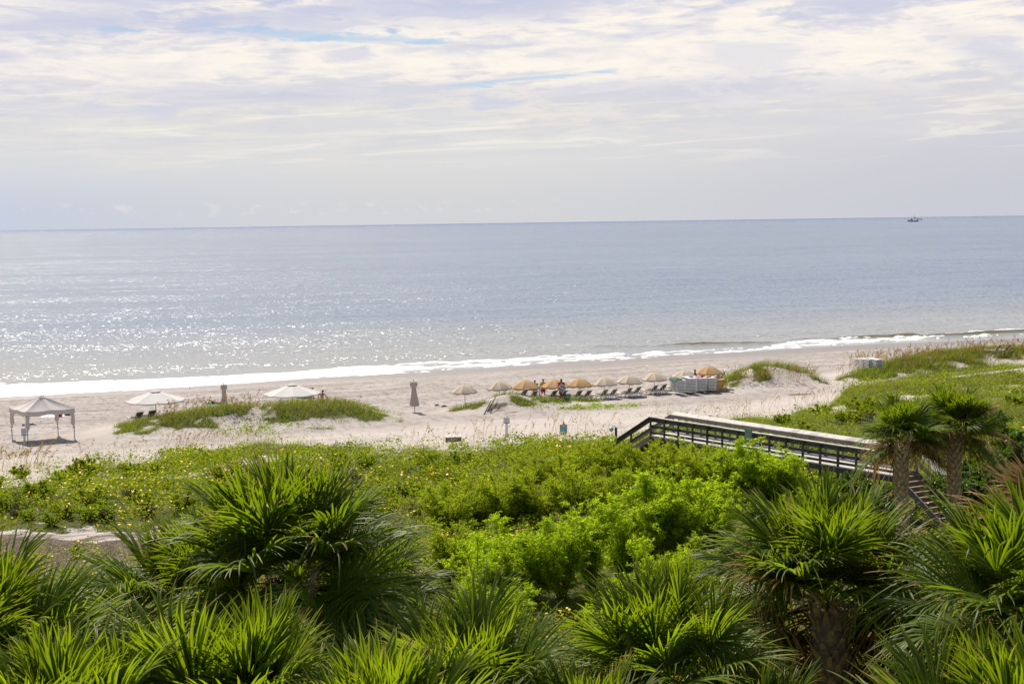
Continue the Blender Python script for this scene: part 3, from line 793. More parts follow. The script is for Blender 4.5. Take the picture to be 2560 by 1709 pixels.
for i, p in enumerate(loc):
    z0 = p.z
    MB().box((p.x, p.y, (z0 + RIMZ) / 2 - .05), (.05, .05, RIMZ - z0 - .02)).build('leg', M['steel'], t)
    cu = MB(); V = []; Fc = []; inn = -p.normalized(); inn.z = 0
    pr = [(RIMZ - .22, .17, .10), (1.9, .15, .07), (1.6, .12, .03), (1.35, .14, .04), (1.15, .15, .05), (1.02, .06, .02), (.92, .06, .01), (.82, .09, .01)]
    pr = [(z, r, o) for z, r, o in pr]
    for z, r, o in pr:
        for k in range(12):
            a = 2 * math.pi * k / 12; rr = r * (1 + .14 * math.cos(k * math.pi))
            V.append((p.x + inn.x * o * 1.6 + rr * math.cos(a), p.y + inn.y * o * 1.6 + rr * math.sin(a), z + min(0, z0) * .5))
    for j in range(len(pr) - 1):
        for k in range(12): Fc.append((j * 12 + k, (j + 1) * 12 + k, (j + 1) * 12 + (k + 1) % 12, j * 12 + (k + 1) % 12))
    Fc.append(tuple(range(12))); Fc.append(tuple(range(len(V) - 1, len(V) - 13, -1)))
    cu.add(V, Fc).build('curtain', M['gaz'], t)
fr = MB()
for i in range(4): fr.beam(loc[i] * 1.0 + Vector((0, 0, RIMZ - .12 - loc[i].z)), loc[(i + 1) % 4] + Vector((0, 0, RIMZ - .12 - loc[(i + 1) % 4].z)), .03, .04)
fr.build('roof_frame', M['steel'], t)

# loungers
def make_lounger(label, group, back=48):
    t = empty('sun_lounger', (0, 0, 0), label, 'lounger', group)
    fr = MB(); h = .34
    for x in (-.31, .31):
        fr.beam((x, -.95, h), (x, .95, h), .05, .07)
    for y in (-.93, -.35, .3, .93): fr.beam((-.31, y, h), (.31, y, h), .05, .05)
    fr.build('frame', M['white_plastic'], t)
    for sx in (-1, 1):
        for sy in (-1, 1):
            lg = MB(); x = sx * .30; y0 = sy * .62
            pts = [(x, y0 + sy * -.16, h), (x * 1.03, y0 - sy * .06, .20), (x * 1.06, y0 + sy * .05, .10), (x * 1.08, y0 + sy * .08, 0)]
            lg.tube(pts, [.045, .035, .03, .035], 6)
            pts = [(x, y0 + sy * .24, h), (x * 1.03, y0 + sy * .14, .20), (x * 1.06, y0 + sy * .07, .10)]
            lg.tube(pts, [.04, .03, .028], 6)
            lg.build('leg', M['white_plastic'], t)
    MB().box((0, -.30, h + .045), (.54, 1.26, .02)).build('seat', M['sling_light'], t)
    a = R(back); L = .72
    b0 = Vector((0, .36, h + .05)); b1 = b0 + Vector((0, math.cos(a), math.sin(a))) * L
    bk = MB().beam(b0, b1, .52, .02, up=(0, -math.sin(a), math.cos(a))).build('backrest', M['sling'], t)
    bf_ = MB()
    for x in (-.28, .28): bf_.beam(b0 + Vector((x, 0, 0)), b1 + Vector((x, 0, 0)), .04, .04)
    bf_.beam(b1 + Vector((-.3, 0, 0)), b1 + Vector((.3, 0, 0)), .04, .04)
    bf_.beam(b0.lerp(b1, .6) + Vector((-.24, 0, 0)), Vector((-.24, .8, h)), .025, .025); bf_.beam(b0.lerp(b1, .6) + Vector((.24, 0, 0)), Vector((.24, .8, h)), .025, .025)
    bf_.build('back_frame', M['white_plastic'], bk)
    return t
LPROTO = None
LAX = math.atan2(.66, .75)          # feet point left and out to sea
def lounger(x, y, label, group, rz=None, dz=0.0):
    global LPROTO
    if LPROTO is None: o = LPROTO = make_lounger(label, group)
    else: o = copy_tree(LPROTO); o['label'] = label; o['group'] = group
    # the foot end is -Y in the model: turn it to look along (-.66, .75)
    o.location = (x, y, float(height(x, y)) + dz); o.rotation_euler = (0, 0, math.pi + (LAX if rz is None else rz))
    return o
GL = 'loungers set out under the small umbrellas'
names = {2: ('near lounger under the ochre umbrella in front of the person in navy', 'far lounger under the ochre umbrella in front of the person in navy'),
         3: ('near lounger beside the person in lime shirt', 'far lounger half hidden by the woman in magenta'),
         4: ('left lounger of the pair under the ochre umbrella right of the woman in magenta', 'right lounger of the pair under the ochre umbrella right of the woman in magenta'),
         5: ('left lounger under the first beige umbrella right of the ochre ones', 'right lounger under the first beige umbrella right of the ochre ones'),
         6: ('left lounger under the middle beige umbrella of the lounger row', 'right lounger under the middle beige umbrella of the lounger row'),
         7: ('left lounger under the beige umbrella nearest the white stacks', 'right lounger under the beige umbrella nearest the white stacks')}
for i, (a, b_) in names.items():
    p = upos[i]
    lounger(p.x - .55, p.y - .95, a, GL); lounger(p.x + .28, p.y - .45, b_, GL)
p = upos[8]; lounger(p.x - 1.1, p.y + .2, 'lounger partly hidden behind the leftmost white lounger stack', GL)
p = behind(358, 1068); G2 = 'pair of loungers by the left market umbrella'
lounger(p.x - .55, p.y - .0, 'left lounger of the two beside the left market umbrella', G2)
lounger(p.x + .35, p.y + .3, 'right lounger, half behind dry sea oats, beside the left market umbrella', G2)
G3 = 'far loungers beyond the right market umbrella'
for k, px in enumerate((748, 757, 767)):
    p = ground(px, 993 - k * .5); lounger(p.x, p.y, 'tiny white lounger in the distance under the edge of the right market umbrella', G3)
# stacks of loungers: each is one lounger of the pile
def stack_mesh():
    mb = MB()
    for x in (-.33, .33): mb.beam((x, -.95, .0), (x, .95, .0), .06, .072)
    for y in (-.93, .93): mb.beam((-.35, y, 0), (.35, y, 0), .05, .070)
    mb.box((0, 0, .0), (.58, 1.80, .012))
    for y in (-.5, .5):
        for x in (-.33, .33): mb.beam((x, y - .12, -.02), (x * 1.10, y, -.09), .035, .035)
    return mb
smesh = None
def stack(px, py, n, label, group, rz, base=.30, step=.128, tilt=0.0):
    global smesh
    g = ground(px, py); ox = 0
    for k in range(n):
        if smesh is None:
            o = stack_mesh().build('stacked_lounger', M['white_plastic']); smesh = o.data
        else:
            o = bpy.data.objects.new('stacked_lounger', smesh); COL.objects.link(o)
        o.location = (g.x + tilt * k, g.y + random.uniform(-.015, .015), g.z + base + k * step); o.rotation_euler = (0, 0, rz + random.uniform(-.012, .012))
        tag(o, label, 'lounger', group)
    # the lowest one stands on its own legs
    return g
for (px, py, n, lb, gr, rz) in [(1694, 985, 9, 'white plastic lounger piled in the leftmost stack beside the rental counter', 'leftmost stack of white loungers', .30),
                             (1722, 984, 10, 'white plastic lounger piled in the second stack from the left by the counter', 'second stack of white loungers', .30),
                             (1747, 980, 9, 'white plastic lounger piled in the third stack from the left by the counter', 'third stack of white loungers', .30),
                             (1770, 979, 9, 'white plastic lounger piled in the stack touching the tan counter', 'stack of white loungers against the counter', .30)]:
    g = stack(px, py, n, lb, gr, rz)
    for k, (cx, cy_) in enumerate(((-.34, -.6), (.34, -.6), (-.34, .6), (.34, .6))):
        pass
for (px, n, lb, gr) in [(2151, 7, 'white lounger in the left one of three far piles behind the sea oats', 'left far stack of loungers'), (2166, 7, 'white lounger in the middle one of three far piles behind the sea oats', 'middle far stack of loungers'),
                        (2185, 7, 'white lounger in the right one of three far piles behind the sea oats', 'right far stack of loungers')]:
    stack(px, 925, n, lb, gr, .3, base=.3, step=.128)
gq = ground(2200, 924)
mb = MB(); mb.beam((0, -.5, .9), (.5, .6, 1.35), .6, .05); mb.beam((0, -.5, .9), (0, -.5, -.1), .05, .05); mb.beam((.4, .4, 1.2), (.4, .4, -.1), .05, .05)
o = mb.build('tilted_lounger', M['sling']); o.location = gq; tag(o, 'brown sling lounger tipped up beside the far piles of loungers', 'lounger')
for k, (px, py, lb) in enumerate([(2482, 884, 'dark green lounger low on the right ridge by the surf'), (2506, 883, 'white lounger low on the right ridge by the surf')]):
    g = ground(px, py); o = lounger(g.x, g.y, lb, 'loungers on the far right ridge')
mb = MB()
# covers thrown on top of the stacks
g0 = ground(1694, 985)
for (px, py, col, sz, z, lb) in [(1690, 985, 'green_fab', (.75, 1.5), 1.39, 'dark green cover thrown over the leftmost lounger stack'), (1748, 980, 'red', (.75, .5), 1.39, 'folded red cloth on top of the third lounger stack'),
                             (1770, 979, 'orange', (.6, .4), 1.39, 'small rust coloured cloth on the stack beside the counter'), (1727, 984, 'blue', (.3, .5), 1.49, 'blue cloth lying on the second lounger stack')]:
    g = ground(px, py); mb = MB(); V = []; n = 7
    for j in range(n):
        for i in range(n):
            V.append(((i / (n - 1) - .5) * sz[0], (j / (n - 1) - .5) * sz[1], .02 + .05 * random.random() - (.22 if i in (0, n - 1) else 0)))
    Fc = [(j * n + i, j * n + i + 1, (j + 1) * n + i + 1, (j + 1) * n + i) for j in range(n - 1) for i in range(n - 1)]
    mb.add(V, Fc); mb.add([(x, y, z_ - .015) for x, y, z_ in V], [tuple(reversed(f)) for f in Fc])
    o = mb.build('cover_cloth', M[col], smooth=True); o.location = (g.x, g.y, g.z + z); o.rotation_euler = (0, 0, .3); tag(o, lb, 'cloth')

# rental counter
g = ground(1792, 977)
t = empty('rental_counter', g, 'tan wooden rental counter with its long top, right of the white stacks', 'counter', rz=.12)
MB().box((0, 0, .50), (1.0, .75, 1.02)).build('cabinet', M['tanpaint'], t)
MB().box((-.55, 0, 1.045), (2.3, .85, .06)).build('counter_top', M['tanpaint'], t)
fr = MB()
for x in (-.46, .46): fr.box((x, -.385, .50), (.07, .02, 1.0))
fr.box((0, -.385, .05), (.85, .02, .08)); fr.box((0, -.385, .95), (.85, .02, .08)); fr.build('trim', M['wood_pole'], t)
MB().box((-1.6, .1, .5), (.07, .07, 1.03)).build('post', M['wood_pole'], t)
# tall chair, yellow folding chair
g = ground(1801, 972)
t = empty('tall_chair', g, 'tall tan chair with a white and blue towel over its back, behind the counter', 'chair')
MB().box((0, .5, .75), (.55, .5, .05)).build('seat', M['tanpaint'], t); MB().box((.26, .5, 1.25), (.05, .5, .95), Matrix.Rotation(R(12), 3, 'Y')).build('backrest', M['tanpaint'], t)
for x, y in ((-.25, .27), (.25, .27), (-.25, .73), (.25, .73)): MB().box((x, y, .35), (.045, .045, .78)).build('leg', M['wood_pole'], t)
t2 = empty('towel', (g.x + .36, g.y + .5, g.z + 1.35), 'white towel with blue print hanging over the tall tan chair', 'towel')
mb = MB(); V = []; n = 8
for j in range(n):
    for i in range(n): V.append(((.14 - abs(j - 3) * .035), (i / 7 - .5) * .75, .42 - abs(j - 3) * .17 + .03 * math.sin(i * 2.1 + j)))
Fc = [(j * n + i, j * n + i + 1, (j + 1) * n + i + 1, (j + 1) * n + i) for j in range(n - 1) for i in range(n - 1)]
mb.add(V, Fc); mb.add([(x - .02, y, z) for x, y, z in V], [tuple(reversed(f)) for f in Fc]); mb.build('cloth', M['towel'], t2, True)
g = ground(1809, 978)
t = empty('folding_chair', g, 'yellow chair with a red and yellow back right of the tan counter', 'chair', rz=-.3)
MB().box((0, 0, .38), (.62, .5, .05)).build('seat', M['yellow'], t)
bk = MB().box((.30, 0, .78), (.05, .5, .65), Matrix.Rotation(R(14), 3, 'Y')).build('backrest', M['yellow'], t)
MB().box((.27, -.1, .78), (.05, .16, .62), Matrix.Rotation(R(14), 3, 'Y')).build('stripe', M['redpaint'], bk)
for x, y in ((-.27, -.22), (.27, -.22), (-.27, .22), (.27, .22)): MB().box((x, y, .18), (.035, .035, .40)).build('leg', M['dark_metal'], t)

# towels, bags, rod, driftwood, bucket, cooler
def slab(name, loc, size, rz, mat, label, cat, h=.05, wav=.03, n=9):
    V = []
    for j in range(n):
        for i in range(n):
            x = (i / (n - 1) - .5) * size[0]; y = (j / (n - 1) - .5) * size[1]
            V.append((x + .04 * math.sin(j * 1.7), y + .04 * math.sin(i * 2.3), h + wav * math.sin(i * 1.3 + j * .8)))
    Fc = [(j * n + i, j * n + i + 1, (j + 1) * n + i + 1, (j + 1) * n + i) for j in range(n - 1) for i in range(n - 1)]
    mb = MB().add(V, Fc); k = len(V)
    mb.add([(x, y, z - .03) for x, y, z in V], [tuple(reversed(f)) for f in Fc])
    o = mb.build(name, mat, None, True); o.location = loc; o.rotation_euler = (0, 0, rz); return tag(o, label, cat)
g = ground(138, 1040); slab('beach_towel', g, (2.2, 1.5), .25, M['towel'], 'white and violet beach sheet spread on the sand behind the gazebo', 'towel')
def bag(loc, r, mat, label, hnd=True):
    t = empty('beach_bag', loc, label, 'bag')
    mb = MB(); V = []; n = 12; pr = [(0, .8), (.3, 1.05), (.7, .95), (1.0, .72), (1.02, .1)]
    for z, q in pr:
        for k in range(n):
            a = 2 * math.pi * k / n; V.append((r * q * math.cos(a) * (1 + .08 * math.sin(3 * a)), r * .65 * q * math.sin(a), z * r * 1.25))
    Fc = [(j * n + k, j * n + (k + 1) % n, (j + 1) * n + (k + 1) % n, (j + 1) * n + k) for j in range(4) for k in range(n)]; Fc.append(tuple(range(4 * n, 5 * n)))
    mb.add(V, Fc).build('pouch', mat, t, True)
    MB().tube([(-r * .5, 0, r * 1.2), (-r * .3, 0, r * 1.7), (r * .3, 0, r * 1.7), (r * .5, 0, r * 1.2)], .02, 6).build('handle', mat, t)
    return t
g = ground(147.5, 1041); bag(g + Vector((0, 0, .03)), .30, M['magenta'], 'magenta beach bag on the white sheet behind the gazebo')
g = ground(168, 1038); bag(g + Vector((0, 0, .02)), .27, M['dark_metal'], 'dark bag at the right end of the white sheet')
g = ground(135.6, 1038); o = MB().tube([(0, 0, 0), (0, 0, .20), (0, 0, .26), (0, 0, .34)], [.045, .045, .02, .018], 8).build('bottle', M['dark_metal']); o.location = g + Vector((0, 0, .06)); tag(o, 'dark bottle standing on the white beach sheet', 'bottle')
def rod(name, a, b, r, mat, label, cat):
    o = MB().tube([Vector((0, 0, 0)), (Vector(b) - Vector(a)) * .5, Vector(b) - Vector(a)], [r, r * .8, r * .4], 7).build(name, mat); o.location = a; return tag(o, label, cat)
g = ground(476, 972); rod('fishing_rod', g - Vector((0, 0, .1)), g + Vector((-.30, .2, .85)), .025, M['dark_metal'], 'thin dark rod stuck slantwise in wet sand near the foam', 'rod')
def driftwood(px, py, L, label, rz=0.1):
    g = ground(px, py); o = MB().tube([(-L / 2, 0, .03), (-L * .2, .03, .09), (L * .15, -.02, .10), (L / 2, .05, .03)], [.03, .07, .06, .02], 8).tube([(0, 0, .08), (L * .15, .12, .22)], [.03, .01], 6).build('driftwood', M['drift'], None, True)
    o.location = g; o.rotation_euler = (0, 0, rz); return tag(o, label, 'driftwood')
driftwood(79, 1063, .75, 'dark driftwood branch lying under the gazebo roof line', .2)
driftwood(59, 1065, .25, 'small dark driftwood chip left of the branch under the gazebo')
driftwood(1093, 1014, .45, 'left one of two dark driftwood bits left of the first beige umbrella', .5)
driftwood(1111, 1017, .50, 'right one of two dark driftwood bits left of the first beige umbrella')
for (a, b_, w, lb) in [((1218, 1029), (1240, 1002), .07, 'long grey root sticking out of the collapsed dune edge'), ((1226, 1033), (1246, 1008), .05, 'short grey root below the long one on the collapsed dune'), ((1210, 1036), (1228, 1012), .06, 'grey dead root at the left foot of the collapsed dune')]:
    p0 = ground(*a); p1 = ground(*b_) + Vector((0, 0, .35)); rod('dead_root', p0, p1, w, M['drift'], lb, 'root')
g = behind(1418, 1008)
t = empty('bucket', g + Vector((0, 0, 0)), 'bright turquoise bucket beside the woman in magenta', 'bucket')
MB().tube([(0, 0, 0), (0, 0, .55)], [.24, .32], 14).build('pail', M['cyan'], t)
MB().tube([(-.3, 0, .52), (-.2, 0, .75), (.2, 0, .75), (.3, 0, .52)], .015, 6).build('handle', M['white_plastic'], t)
g = behind(1346, 1004); bag(g, .33, M['green_fab'], 'dark green bag on the sand by the ochre umbrella loungers')
g = behind(1338, 1001); slab('towel_heap', g, (.8, .5), .2, M['towel'], 'crumpled blue and white towel beside the dark green bag', 'towel', h=.18, wav=.10)
g = behind(1349, 1001); rod('flag_stick', g, g + Vector((0, 0, 1.15)), .05, M['dark_metal'], 'short dark stick standing by the dark green bag', 'stick')
g = behind(538, 1010); slab('beach_mat', g, (1.6, .9), .1, M['teal'], 'teal beach mat under the sunbather beyond the grassy dune', 'mat', h=.04, wav=.01)

# ------------------------------------------------------------------ signs, box, lamp
def sign(px, py, board_c, bw, bh, H, label, deco, postmat, pw, rz=0.0, D=None):
    g = ground(px, py) if D is None else atD(px, D)
    t = empty('sign_post', g, label, 'sign', rz=rz)
    MB().box((0, 0, H / 2 - .1), (pw, .09, H + .2)).build('post', postmat, t)
    bd = MB().box((0, -.07, H - bh / 2), (bw, .03, bh)).build('board', M[board_c], t)
    for (x, z, w, h_, c) in deco: MB().box((x, -.0895, H - bh / 2 + z), (w, .008, h_)).build('marking', M[c], bd)
    return t
lines = [(0, .18 - .065 * k, .34, .02, 'signgrey') for k in range(5)]
tS = sign(62, 1110, 'signwhite', .37, .52, 1.18, 'white notice board with a blue band on a white post before the gazebo', [(0, -.225, .366, .06, 'signblue')] + lines, M['whitepost'], .14)
g = atD(1267, 88)
t = empty('sign_post', g, 'small white notice with blue bottom band on a pale post at the green edge', 'sign')
zt = atP(1267, 1041, 88).z - g.z
MB().box((0, 0, zt - .70), (.18, .1, 1.3)).build('post', M['whitepost'], t)
MB().box((0, 0, zt - 1.75), (.30, .16, 1.15)).build('post_sleeve', M['signgrey'] if False else M['whitepost'], t)
bd = MB().box((0, -.07, zt - .24), (.42, .03, .42)).build('board', M['signwhite'], t)
MB().box((0, -.0895, zt - .425), (.42, .008, .06)).build('marking', M['signblue'], bd)
for dx, dz, w in ((-.1, .08, .1), (.02, .06, .12), (-.06, -.04, .16), (.12, -.02, .08)): MB().box((dx, -.0895, zt - .24 + dz), (w, .008, .035)).build('marking', M['signgrey'], bd)
MB().tube([(0, -.02, zt - .04), (0, -.02, zt + .05)], [.12, .05], 10).build('cap', M['white_plastic'], t)
g = atD(1409, 88); zt = atP(1409, 1061, 88).z - g.z
t = empty('sign_post', g, 'sign with a turquoise panel between pink bands near the dune edge', 'sign')
bd = MB().box((0, 0, zt - .30), (.52, .03, .62)).build('board', M['signpink'], t)
MB().box((0, -.0195, zt - .27), (.48, .008, .34)).build('marking', M['signteal'], bd)
MB().box((0, -.0195, zt - .545), (.50, .008, .11)).build('marking', M['whitepost'], bd)
MB().box((0, -.0245, zt - .27), (.03, .008, .28)).build('marking', M['signgrey'], bd)
MB().box((0, .04, zt - .8), (.09, .05, 1.9)).build('post', M['wood_rail'], t)
MB().tube([(0, .04, zt), (0, .04, zt + .28)], [.03, .01], 6).build('finial', M['dark_metal'], t)
g = atD(1133, 84); zt = atP(1133, 1090, 84).z
t = empty('sand_bin', (g.x, g.y, g.z), 'low weathered plywood box with a pale lid at the sandy dune edge', 'box', rz=.1)
hb = zt - g.z
MB().box((0, 0, hb / 2 - .1), (1.0, 1.1, hb + .18)).build('walls', M['wood_rail'], t)
MB().box((0, 0, hb + .02), (1.04, 1.14, .05)).build('lid', M['wood_top'], t)
for sx in (-.49, .49): MB().box((sx, -.56, hb / 2 - .08), (.06, .05, hb + .18)).build('corner_post', M['wood_dark'], t)

def at_h(px, py, h):
    """the point h metres above the ground seen at this pixel"""
    p = ground(px, py, h); return p
# ------------------------------------------------------------------ boardwalk
DL, DR = 73.0, 54.3
fl = atP(1683, 1033, DL + .9); fr_ = atP(2292, 1121, DR + .9)       # far rail top corners
zr = (fl.z + fr_.z) / 2
def at_z(px, py, z):
    d = ray(px, py); k = (z - CAMZ) / d.z; return Vector((d.x * k, d.y * k, z))
A1 = at_z(1683, 1033, zr); B1 = at_z(2292, 1121, zr)
ax = (B1 - A1).normalized(); pn = Vector((-ax.y, ax.x, 0)); 
if pn.y > 0: pn = -pn                                            # towards the camera
WID = 1.75
A0 = at_z(1601, 1038, zr)
WID = abs((A0 - A1).dot(pn)); WID = min(max(WID, 1.5), 2.2)
A0 = A1 + pn * WID; L = (B1 - A1).length; B0 = B1 + pn * WID
RH = 1.02; DZ = zr - RH
print('boardwalk', A1, B1, WID, L, DZ, float(height(A1.x, A1.y)), float(height(B1.x, B1.y)), 'near corner', A0)
O = Vector((A1.x, A1.y, 0))
bw = empty('boardwalk', (A1.x, A1.y, DZ), 'weathered wooden boardwalk with railings crossing the dune', 'boardwalk')
org = Vector((A1.x, A1.y, DZ))
def W(s, w, z): return O + ax * s + pn * w + Vector((0, 0, z)) - org
dk = MB(); nb = int(L / .15)
for k in range(nb):
    s0 = k * .15 + .07; dk.beam(W(s0, -.06, DZ - .02 + .004 * random.random()), W(s0, WID + .06, DZ - .02 + .004 * random.random()), .138, .04)
dk.build('deck', M['wood_top'], bw)
ed = MB()
for w in (-.02, WID + .02): ed.beam(W(0, w, DZ - .17), W(L, w, DZ - .17), .05, .24)
ed.build('joist', M['wood_dark'], bw)
steps_n = 9; SD, SR = .30, .178
for side, (w, mt_) in enumerate([(0.0, 'wood_rail'), (WID, 'wood_dark')]):  # near side takes the darker wood: its shadow side put into the colour
    q = 1 if side else -1
    rl = empty('railing', (0, 0, 0), None, None); del_ = rl; rl.parent = bw
    np_ = 16
    for k in range(np_):
        s = L * k / (np_ - 1)
        gz = float(height(*(O + ax * s + pn * w).xy[:])) if False else float(height((O + ax * s + pn * w).x, (O + ax * s + pn * w).y))
        MB().beam(W(s, w, min(gz - .1, DZ - .3)), W(s, w, zr - .03), .10, .13).build('post', M[mt_], rl)
    tl2 = Vector((0, 0, 1)) + pn * (0 if side else .24)
    nbd = 6
    for kb in range(nbd):
        za, zb2 = random.uniform(-.010, .010), random.uniform(-.010, .010); wj = random.uniform(-.012, .012)
        MB().beam(W(L * kb / nbd + .006, w + wj, zr + za), W(L * (kb + 1) / nbd - .006, w + wj, zr + zb2), .19 if side else .46, .045, up=tl2).build('cap_board', M['wood_top'], rl)
    MB().beam(W(0, w + q * -.07, zr - .16), W(L, w + q * -.07, zr - .16), .04, .22).build('rail', M[mt_], rl)
    MB().beam(W(0, w + q * -.07, zr - .52), W(L, w + q * -.07, zr - .52), .04, .17).build('rail', M[mt_], rl)
    MB().beam(W(0, w + q * -.07, zr - .86), W(L, w + q * -.07, zr - .86), .04, .12).build('rail', M[mt_], rl)
    # handrails going down with the steps at both ends
    for s0, dr, n_ in ((0, -1, 12),):
        e = n_ * SD; dz = n_ * SR
        MB().beam(W(s0, w, zr), W(s0 + dr * e, w, zr - dz), .24 if not side or dr < 0 else .2, .045).build('stair_cap', M['wood_top'] if (dr > 0 and not side) else M[mt_], rl)
        MB().beam(W(s0, w - q * .05, zr - .14), W(s0 + dr * e, w - q * .05, zr - .14 - dz), .04, .20).build('stair_rail', M[mt_], rl)
        MB().beam(W(s0, w - q * .05, zr - .62), W(s0 + dr * e, w - q * .05, zr - .62 - dz), .04, .14).build('stair_rail', M[mt_], rl)
        for kk in (5, n_):
            s = s0 + dr * kk * SD; MB().beam(W(s, w, zr - 1.9 - kk * SR), W(s, w, zr - .03 - kk * SR), .10, .12).build('post', M[mt_], rl)
for s0, dr, n_ in ((0, -1, 12),):
    st = empty('staircase', (0, 0, 0), None, None); st.parent = bw
    for k in range(n_):
        s = s0 + dr * (k + .5) * SD; z = DZ - (k + 1) * SR
        MB().beam(W(s - .0, .03, z), W(s, WID - .03, z), SD + .03, .045).build('tread', M['wood_step'], st)
        MB().beam(W(s0 + dr * k * SD + dr * .02, .05, z + SR / 2), W(s0 + dr * k * SD + dr * .02, WID - .05, z + SR / 2), .022, SR - .05).build('riser', M['wood_step'], st)
    for w in (-.02, WID + .02): MB().beam(W(s0, w, DZ - .15), W(s0 + dr * n_ * SD, w, DZ - .15 - n_ * SR), .05, .28).build('stringer', M['wood_rail'], st)
# landward steps, turned a little towards the camera
u2 = Vector((.45, -.89, 0)).normalized(); p2 = Vector((u2.y, -u2.x, 0))
if p2.x > 0: p2 = -p2
WS = 1.25; n2_ = 12
def W2(s, w, z): return Vector((B1.x, B1.y, 0)) + u2 * s + p2 * w + Vector((0, 0, z)) - org
st = empty('staircase', (0, 0, 0), None, None); st.parent = bw
for k in range(n2_):
    s = (k + .5) * SD; z = DZ - (k + 1) * SR
    MB().beam(W2(s, .03, z), W2(s, WS - .03, z), SD + .03, .045).build('tread', M['wood_step'], st)
    MB().beam(W2(k * SD + .02, .05, z + SR / 2), W2(k * SD + .02, WS - .05, z + SR / 2), .022, SR - .05).build('riser', M['wood_step'], st)
for w in (-.02, WS + .02): MB().beam(W2(0, w, DZ - .15), W2(n2_ * SD, w, DZ - .15 - n2_ * SR), .05, .28).build('stringer', M['wood_rail'], st)
rl = empty('railing', (0, 0, 0), None, None); rl.parent = bw; e = n2_ * SD; dz = n2_ * SR
MB().beam(W2(-.02, -.03, zr + .002), W2(e, -.03, zr - dz), .42, .05, up=Vector((0, 0, 1)) + p2 * .3).build('stair_cap', M['wood_top'], rl)
MB().beam(W2(0, .05, zr - .55), W2(e, .05, zr - .55 - dz), .05, .20).build('stair_rail', M['wood_rail'], rl)
for kk in (0, 6, n2_): MB().beam(W2(kk * SD, -.02, zr - 2.1 - kk * SR), W2(kk * SD, -.02, zr - .03 - kk * SR), .10, .12).build('post', M['wood_rail'], rl)
# green sign fixed to the near railing
q = at_z(1906, 1068, zr + .12); sN = (q - O).dot(ax)
zz = zr + .14
sg = empty('sign', W(sN, WID + .14, 0) + org, 'green notice with white lettering lines fixed to the near boardwalk railing', 'sign')
sg.location.z = 0
mt4 = Matrix(((ax.x, pn.x, 0), (ax.y, pn.y, 0), (0, 0, 1)))
bd = MB().box((0, 0, zz - .28), (.46, .03, .62), mt4).build('board', M['signgreen'], sg)
for k in range(5): MB().box(tuple(pn * .02 + Vector((0, 0, zz - .07 - k * .105))), (.36, .012, .028), mt4).build('marking', M['signteal'] if False else M['whitepost'], bd)
# lamp post near the foot of the far steps
g = atD(1540, 82); zt = atP(1540, 1068, 82).z - g.z
t = empty('lamp_post', g, 'dark wooden post with a white globe lamp near the foot of the boardwalk steps', 'lamp')
MB().box((0, 0, zt / 2 - .1), (.16, .14, zt + .2)).build('post', M['wood_dark'], t)
lx = -.30
MB().tube([(0, 0, zt - .02), (-.08, 0, zt + .10), (-.2, 0, zt + .12), (-.26, 0, zt - .0)], .02, 8).build('arm', M['steel'], t)
MB().ell((lx, 0, zt - .12), (.15, .15, .16), 16, 10).build('globe', M['bowl'], t, True)

# ------------------------------------------------------------------ shrimp boat
kx = ray(2283, 555); Db = 2950.0
bx, by = kx.x / kx.y * Db, Db
t = empty('fishing_boat', (bx, by, -float(curve(bx, by))), 'blue fishing boat with lowered outriggers on the horizon', 'boat', rz=0)
S_ = 1.0
hl = []
V = []; secs = [(-11, 2.2, 2.0, 1.6), (-8, 3.0, 2.0, 1.8), (0, 3.3, 1.9, 1.8), (6, 2.8, 2.6, 1.6), (10, 1.2, 3.6, .8), (12.3, .1, 4.4, .05)]
for x, w, top, wb in secs: V += [(x, -w, top), (x, -wb, -1), (x, wb, -1), (x, w, top)]
Fc = []
for j in range(len(secs) - 1):
    o_ = j * 4
    for k in range(3): Fc.append((o_ + k, o_ + k + 1, o_ + 5 + k, o_ + 4 + k))
    Fc.append((o_ + 3, o_, o_ + 4, o_ + 7))
Fc += [(3, 2, 1, 0), tuple(range(20, 24))]
MB().add(V, Fc).build('hull', M['hull'], t)
cb = MB().box((-4.0, 0, 3.9), (5.0, 4.0, 3.4)).build('cabin', M['boatwhite'], t)
MB().box((-4.0, 0, 5.75), (5.8, 4.6, .3)).build('roof', M['boatwhite'], cb)
for x in (-5.4, -4.0, -2.6): MB().box((x, -2.03, 4.5), (.8, .06, .9)).build('window', M['dark_metal'], cb)
MB().beam((2.2, 0, 2), (2.2, 0, 14.5), .6, .6).build('mast', M['hull'], t); MB().beam((-4.5, 0, 5), (-4.5, 0, 12.5), .45, .45).build('mast', M['boatwhite'], t)
MB().beam((2.2, 0, 13), (-9, 0, 3.0), .14, .14).beam((2.2, 0, 14), (11.5, 0, 4.3), .12, .12).build('rigging', M['hull'], t)
MB().tube([(-3, 0, 7.5), (-12.5, -6, 2.8), (-16.5, -9, 2.2), (-18, -10, 6.5)], [.7, .8, .9, .5], 6).build('outrigger', M['hull'], t)
MB().tube([(2.5, 0, 9.0), (9, -4, 5.5), (18, -9, 4.2)], [.8, .8, .6], 6).build('outrigger', M['hull'], t)
MB().tube([(11, 2, 5.5), (17, 6, 7.2), (25, 9, 7.6), (25.5, 9, 4.8)], [.5, .6, .7, .9], 6).build('net', M['boatwhite'], t)
t.rotation_euler = (0, 0, R(8))

